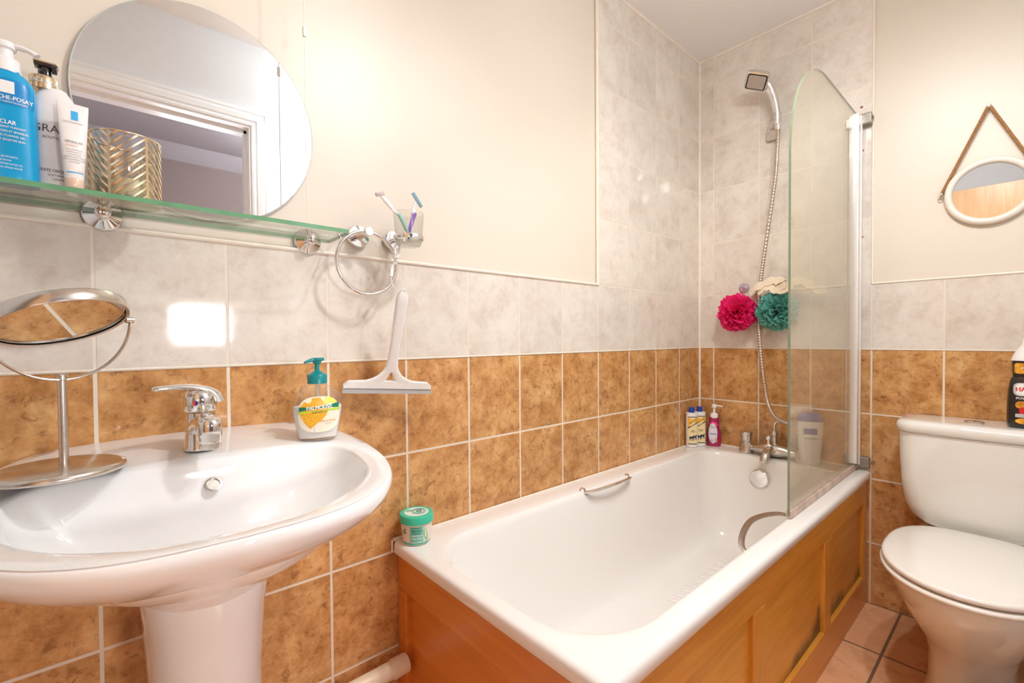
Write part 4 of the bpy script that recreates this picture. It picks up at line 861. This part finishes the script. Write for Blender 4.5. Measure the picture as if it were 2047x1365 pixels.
# ================================================================== BATH CORNER BOTTLES
m_yel = mat('amber_label', (.93, .50, .05), .35, var=.03); m_cream = mat('pale_yellow_label', (.93, .78, .42), .35); m_navyp = mat('navy_print', (.02, .03, .10), .4); m_cap = mat('royal_blue_cap', (.01, .06, .42), .3)
HORSE = [(-.010, .0), (-.008, .006), (-.010, .012), (-.006, .016), (-.002, .014), (.004, .013), (.008, .018), (.011, .015), (.008, .011), (.009, .004), (.011, -.002), (.008, -.002), (.006, .005), (.0, .006), (-.004, .001), (-.003, -.004), (-.006, -.003), (-.006, .004)]
def horse(bm, x, z, k, on, mi):
    patch(bm, [(x+p[0]*k, z+p[1]*k) for p in [(-.008, .004), (-.009, .012), (-.005, .015), (.002, .013), (.006, .013), (.008, .019), (.012, .016), (.009, .011), (.007, .006), (0, .005)]], on, mi, 2)
    for lx in (-.008, -.004, .004, .007): patch(bm, [(x+(lx-.0012)*k, z+.006*k), (x+(lx+.0012)*k, z+.006*k), (x+(lx+.002)*k, z-.006*k), (x+(lx+.0006)*k, z-.006*k)], on, mi, 2)
def shampoo(loc, label, rz):
    t = thing('shampoo_bottle', loc, label, 'bottle', rz, 'blue capped bottles in the bath corner')
    B_ = Bottle(dense([(0, .022, .018), (.003, .0255, .021), (.02, .026, .0215), (.15, .026, .0215), (.158, .024, .020), (.163, .012, .011), (.165, .0105, .0105)], 3), 2.6)
    bm = bmesh.new(); B_.body(bm); finish('bottle_body', bm, m_wplast, t)
    bm = bmesh.new(); lathe(bm, [(.0125, .163), (.013, .165), (.0125, .185), (.0115, .187)], n=28); finish('screw_cap', bm, m_cap, t, ang=50)
    o1, o2, o3 = B_.on(.0004), B_.on(.0008), B_.on(.0012); bm = bmesh.new()
    patch(bm, rect_pts(-.021, .021, .014, .146, .001, 5), o1, 0, 8); patch(bm, [(-.021, .092), (.021, .118), (.021, .144), (-.021, .144)], o2, 1, 6); patch(bm, [(-.021, .088), (.021, .115), (.021, .122), (-.021, .095)], o3, 2, 5)
    patch(bm, rect_pts(-.021, .021, .0155, .0195, .0003, 5), o2, 2, 3); patch(bm, rect_pts(-.021, .021, .142, .145, .0003, 5), o3, 2, 3)
    horse(bm, -.007, .038, 1.0, o3, 2); horse(bm, .008, .042, 1.0, o3, 2)
    finish('front_label', bm, [m_cream, m_yel, m_navyp], t)
    bm = text_bm("Mane 'n Tail", .0085, .0002, fn=lambda u, v: o3(u, v+.124+u*.62), xs=.8); text_bm('ORIGINAL', .0045, .0001, fn=lambda u, v: o3(u, v+.080), bm=bm); text_bm('SHAMPOO', .0045, .0001, fn=lambda u, v: o3(u, v+.074), bm=bm); finish('dark_lettering', bm, m_navyp, t, smooth=False)
    return t
shampoo((-.142, -.032, .5205), 'white bottle with royal blue cap and horse label, leftmost in the bath corner', math.radians(-48))
shampoo((-.090, -.045, .5205), 'white bottle with royal blue cap tucked between its twin and the maroon pump bottle', math.radians(-48))
t = thing('maroon_pump_bottle', (-.044, -.094, .5205), 'maroon bottle with white pump in the bath corner', 'bottle', math.radians(-62))
B_ = Bottle(dense([(0, .026, .016), (.003, .029, .019), (.03, .032, .020), (.06, .030, .019), (.09, .023, .0165), (.12, .0215, .016), (.134, .021, .016), (.137, .016, .014)], 4), 2.3)
bm = bmesh.new(); B_.body(bm); finish('bottle_body', bm, mat('maroon_plastic', (.40, .015, .095), .25, coat=.2), t)
bm = bmesh.new(); lathe(bm, [(.0175, .134), (.0175, .150), (.015, .154), (.006, .158), (.005, .180), (.010, .182), (.011, .196), (.009, .198), (.001, .198)], n=32); tube(bm, smooth_path([(0, 0, .191), (.018, -.004, .192), (.036, -.007, .189)], 6), .0048, 12, flat=((0, 0, 1), .7)); finish('white_pump', bm, m_wplast, t, ang=50)
o1, o2 = B_.on(.0005), B_.on(.0010); bm = bmesh.new(); patch(bm, [(-.006+.019*math.cos(a), .062+.048*math.sin(a)) for a in [2*PI*i/36 for i in range(36)]], o1, 0); patch(bm, [(-.004+.0215*math.cos(a), .092+.025*math.sin(a)) for a in [PI*.05+PI*.9*i/20 for i in range(21)]], B_.on(.0003), 1); patch(bm, rect_pts(-.020, .010, .056, .062, .0005), o2, 2); patch(bm, rect_pts(.0, .011, .020, .040, .003), o2, 3); patch(bm, rect_pts(-.016, -.006, .020, .034, .003), o2, 4)
finish('front_label', bm, [mat('lilac_white_label', (.78, .76, .82), .35), mat('pink_arc', (.85, .05, .25), .3), mat('blue_bar', (.28, .36, .62), .4), mat('coral_print', (.85, .45, .35), .4), mat('periwinkle_print', (.45, .52, .80), .4)], t)
bm = text_bm('Veet', .012, .0003, fn=lambda u, v: o2(u-.006, v+.090)); finish('grey_lettering', bm, mat('grey_ink2', (.35, .33, .36), .4), t, smooth=False)
t = thing('body_wash_bottle', (-.075, -.500, .5205), 'large white body wash bottle with lilac cap behind the glass screen', 'bottle', math.radians(-58))
B_ = Bottle(dense([(0, .030, .019), (.004, .033, .022), (.04, .037, .024), (.11, .044, .027), (.155, .046, .027), (.175, .045, .026)], 4), 2.4)
bm = bmesh.new(); B_.body(bm); finish('bottle_body', bm, m_wplast, t)
bm = bmesh.new(); loft(bm, [supere(0, 0, a, b, z, 2.5) for z, a, b in [(.175, .0455, .0265), (.178, .0460, .027), (.198, .040, .026), (.206, .034, .022), (.208, .028, .018)]]); finish('flip_cap', bm, mat('lilac_cap', (.22, .20, .52), .3), t, ang=50)
o1, o2 = B_.on(.0005), B_.on(.001); bm = bmesh.new(); patch(bm, rect_pts(-.030, .018, .124, .148, .001), o1, 0); patch(bm, rect_pts(-.028, .020, .105, .110, .001), o1, 1); finish('front_label', bm, [mat('lilac_label', (.20, .19, .48), .35), mat('sage_line', (.30, .50, .36), .4)], t)
# ================================================================== PUFFS
def puff(name, c, R, col, label, seed, hookat):
    t = thing(name, c, label, 'bath puff')
    rnd = random.Random(seed); bm = bmesh.new(); 
    for i in range(260):
        d = Vector((rnd.gauss(0, 1), rnd.gauss(0, 1), rnd.gauss(0, 1))).normalized(); a = d.orthogonal().normalized(); b = d.cross(a)
        ph = rnd.random()*6.28; w = rnd.uniform(.2, .4)*R; ln = rnd.uniform(.86, 1.08)*R; fr = rnd.choice((2, 3)); ta = rnd.random()*6.28
        a, b = a*math.cos(ta)+b*math.sin(ta), b*math.cos(ta)-a*math.sin(ta)
        rows = []
        for j in range(4):
            f = j/3; r0 = R*.35+(ln-R*.35)*f; row = []
            for k in range(11):
                g = k/10*2-1; off = a*(g*w*(.35+.65*f))+b*(math.sin(g*3.1*fr*.5+ph)*w*.34*f)
                p = d*r0+off; p = p.normalized()*min(p.length, ln)*(1-.05*math.cos(g*6+ph)*f); row.append(bm.verts.new(p*1.0))
            rows.append(row)
        for r1, r2 in zip(rows, rows[1:]):
            for k in range(10): bm.faces.new((r1[k], r1[k+1], r2[k+1], r2[k]))
    for v in bm.verts: v.co.x *= .8
    m = mat(name+'_mesh', col, .6, var=.12, nscale=80); 
    nt = m.node_tree; pb = nt.nodes['Principled BSDF']; tl = nt.nodes.new('ShaderNodeBsdfTranslucent'); tl.inputs[0].default_value = (*col, 1); mx = nt.nodes.new('ShaderNodeMixShader'); mx.inputs[0].default_value = .35
    nt.links.new(pb.outputs[0], mx.inputs[1]); nt.links.new(tl.outputs[0], mx.inputs[2]); nt.links.new(mx.outputs[0], nt.nodes['Material Output'].inputs[0])
    finish('mesh_ruffles', bm, m, t)
    bm = bmesh.new(); hk = Vector(hookat)-Vector(c); pts = smooth_path([Vector((0, .006, R*.6)), hk*.6+Vector((0, .006, 0)), hk+Vector((-.001, 0, .004)), hk*.6+Vector((0, -.006, 0)), Vector((0, -.006, R*.6))], 6); tube(bm, pts, .0016, 6); finish('hanging_cord', bm, m, t)
    return t
puff('pink_bath_puff', (-.066, -.207, 1.147), .082, (.95, .03, .24), 'hot pink mesh bath puff hanging from a suction hook', 5, (-.014, -.212, 1.262))
puff('teal_bath_puff', (-.066, -.372, 1.148), .080, (.20, .56, .50), 'teal green mesh bath puff hanging behind the shower hose', 9, (-.014, -.372, 1.262))
for y, lab in ((-.212, 'clear suction hook above the pink bath puff'), (-.372, 'clear suction hook above the teal bath puff')):
    t = thing('suction_hook', (0, y, 1.262), lab, 'hook', group='suction hooks on the shower tiles')
    bm = bmesh.new(); lathe(bm, [(.024, 0), (.023, -.002), (.012, -.006), (.007, -.010), (.006, -.014), (.001, -.015)], (0, 0, 0), 'x', 32); finish('suction_cup', bm, mat('clear_suction_pvc', (.62, .56, .62), .15, alpha=.55), t)
    bm = bmesh.new(); tube(bm, smooth_path([(-.010, 0, .002), (-.014, 0, -.010), (-.020, 0, -.016), (-.026, 0, -.010), (-.027, 0, -.003)], 5), .0022, 8); finish('hook_prong', bm, m_wplast, t)
t = thing('back_scrub_strap', (-.04, -.36, 1.20), 'cream towelling back scrub strap looped over the teal puff hook', 'bath strap')
bm = bmesh.new(); m_str = mat('cream_towelling', (.83, .70, .54), .95, var=.1, nscale=200, bump=.8, bscale=300)
def band(pts, w, th=.004):
    P = smooth_path(pts, 6); rings = []
    for i, p in enumerate(P):
        tv = (P[min(i+1, len(P)-1)]-P[max(i-1, 0)]).normalized(); s = Vector((.45, .05, .9)) if abs(tv.z) < .8 else Vector((.3, 1, .1)); s = (s-tv*s.dot(tv)).normalized(); u = tv.cross(s); ww = w*(1+.18*math.sin(i*.9))
        rings.append([p+s*ww+u*th, p-s*ww+u*th*.6, p-s*ww-u*th, p+s*ww-u*th*.6])
    loft(bm, rings)
WS = lambda P: [Vector((x, y, z))-Vector(t.location) for x, y, z in P]
band(WS([(-.06, -.262, 1.228), (-.07, -.290, 1.252), (-.075, -.325, 1.266), (-.08, -.360, 1.276), (-.085, -.392, 1.268), (-.09, -.398, 1.246), (-.09, -.378, 1.236), (-.085, -.352, 1.250), (-.08, -.325, 1.246), (-.075, -.300, 1.225)]), .018)
band(WS([(-.07, -.350, 1.262), (-.09, -.385, 1.240), (-.095, -.412, 1.232), (-.085, -.432, 1.256), (-.08, -.460, 1.266), (-.07, -.490, 1.250), (-.06, -.520, 1.226), (-.05, -.545, 1.222)]), .018)
band(WS([(-.045, -.275, 1.235), (-.04, -.288, 1.19), (-.04, -.290, 1.13), (-.04, -.305, 1.085), (-.04, -.33, 1.06)]), .018)
finish('towelling_band', bm, m_str, t)
bm = bmesh.new(); tube(bm, smooth_path([(0, -.002, .062), (.01, 0, .075), (.012, 0, .060)], 6), .0018, 6); finish('hanging_cord', bm, m_str, t)
# ================================================================== PIPE, PULL CORD, CEILING FITTING
t = thing('waste_pipe', (-1.85, -.045, .215), 'cream plastic waste pipe running low along the wall into the bath panel', 'pipe')
bm = bmesh.new(); tube(bm, [(-.155, -.01, .0), (.0, -.006, 0), (.192, 0, 0)], .021, 28); finish('pipe_run', bm, mat('cream_pvc', (.84, .72, .54), .3), t)
bm = bmesh.new(); tube(bm, [(.155, -.001, 0), (.193, 0, 0)], .0235, 28); finish('pipe_socket', bm, mat('cream_pvc_socket', (.85, .74, .57), .3), t)
t = thing('light_pull_cord', (-1.900, -.0976, 1.672), 'thin white light pull cord with a small connector hanging right of the oval mirror', 'pull cord')
bm = bmesh.new(); lathe(bm, [(.0022, -.0105), (.0036, -.009), (.0036, .009), (.0022, .0105)], n=16); finish('connector', bm, mat('white_cord_plastic', (.9, .9, .9), .3), t)
m_cord = mat('white_cord', (.86, .80, .72), .6); bm = bmesh.new(); tube(bm, [(0, 0, .010), (0, 0, .700)], .0009, 8); tube(bm, [(0, 0, -.010), (0, 0, -.385)], .0007, 8); finish('cord', bm, m_cord, t)
bm = bmesh.new(); lathe(bm, [(.030, .710), (.030, .698), (.024, .690), (.006, .688)], n=28); finish('ceiling_switch', bm, m_wplast, t)
t = thing('ceiling_spotlight_bar', (LAMP.x, LAMP.y, ZC), 'chrome ceiling plate with three lit spotlights', 'ceiling light')
bm = bmesh.new(); lathe(bm, [(.07, 0), (.07, -.018), (.06, -.024), (.01, -.026)], n=40); finish('ceiling_plate', bm, m_chrome, t)
m_bulb = emit('warm_bulb_face', (1, .88, .72), 30)
for b in BULBS:
    d = b-Vector((LAMP.x, LAMP.y, ZC)); bm = bmesh.new(); tube(bm, smooth_path([(0, 0, -.02), (d.x*.6, d.y*.6, -.05), (d.x, d.y, d.z+.05)], 5), .006, 10); lathe(bm, [(.012, .055), (.026, .045), (.034, .0), (.033, -.004), (.030, 0)], (d.x, d.y, d.z), n=32, caps=(1, 0)); finish('spot_head', bm, m_chrome, t)
    bm = bmesh.new(); lathe(bm, [(.029, .004), (.029, .006)], (d.x, d.y, d.z), n=28); finish('bulb_face', bm, m_bulb, t)
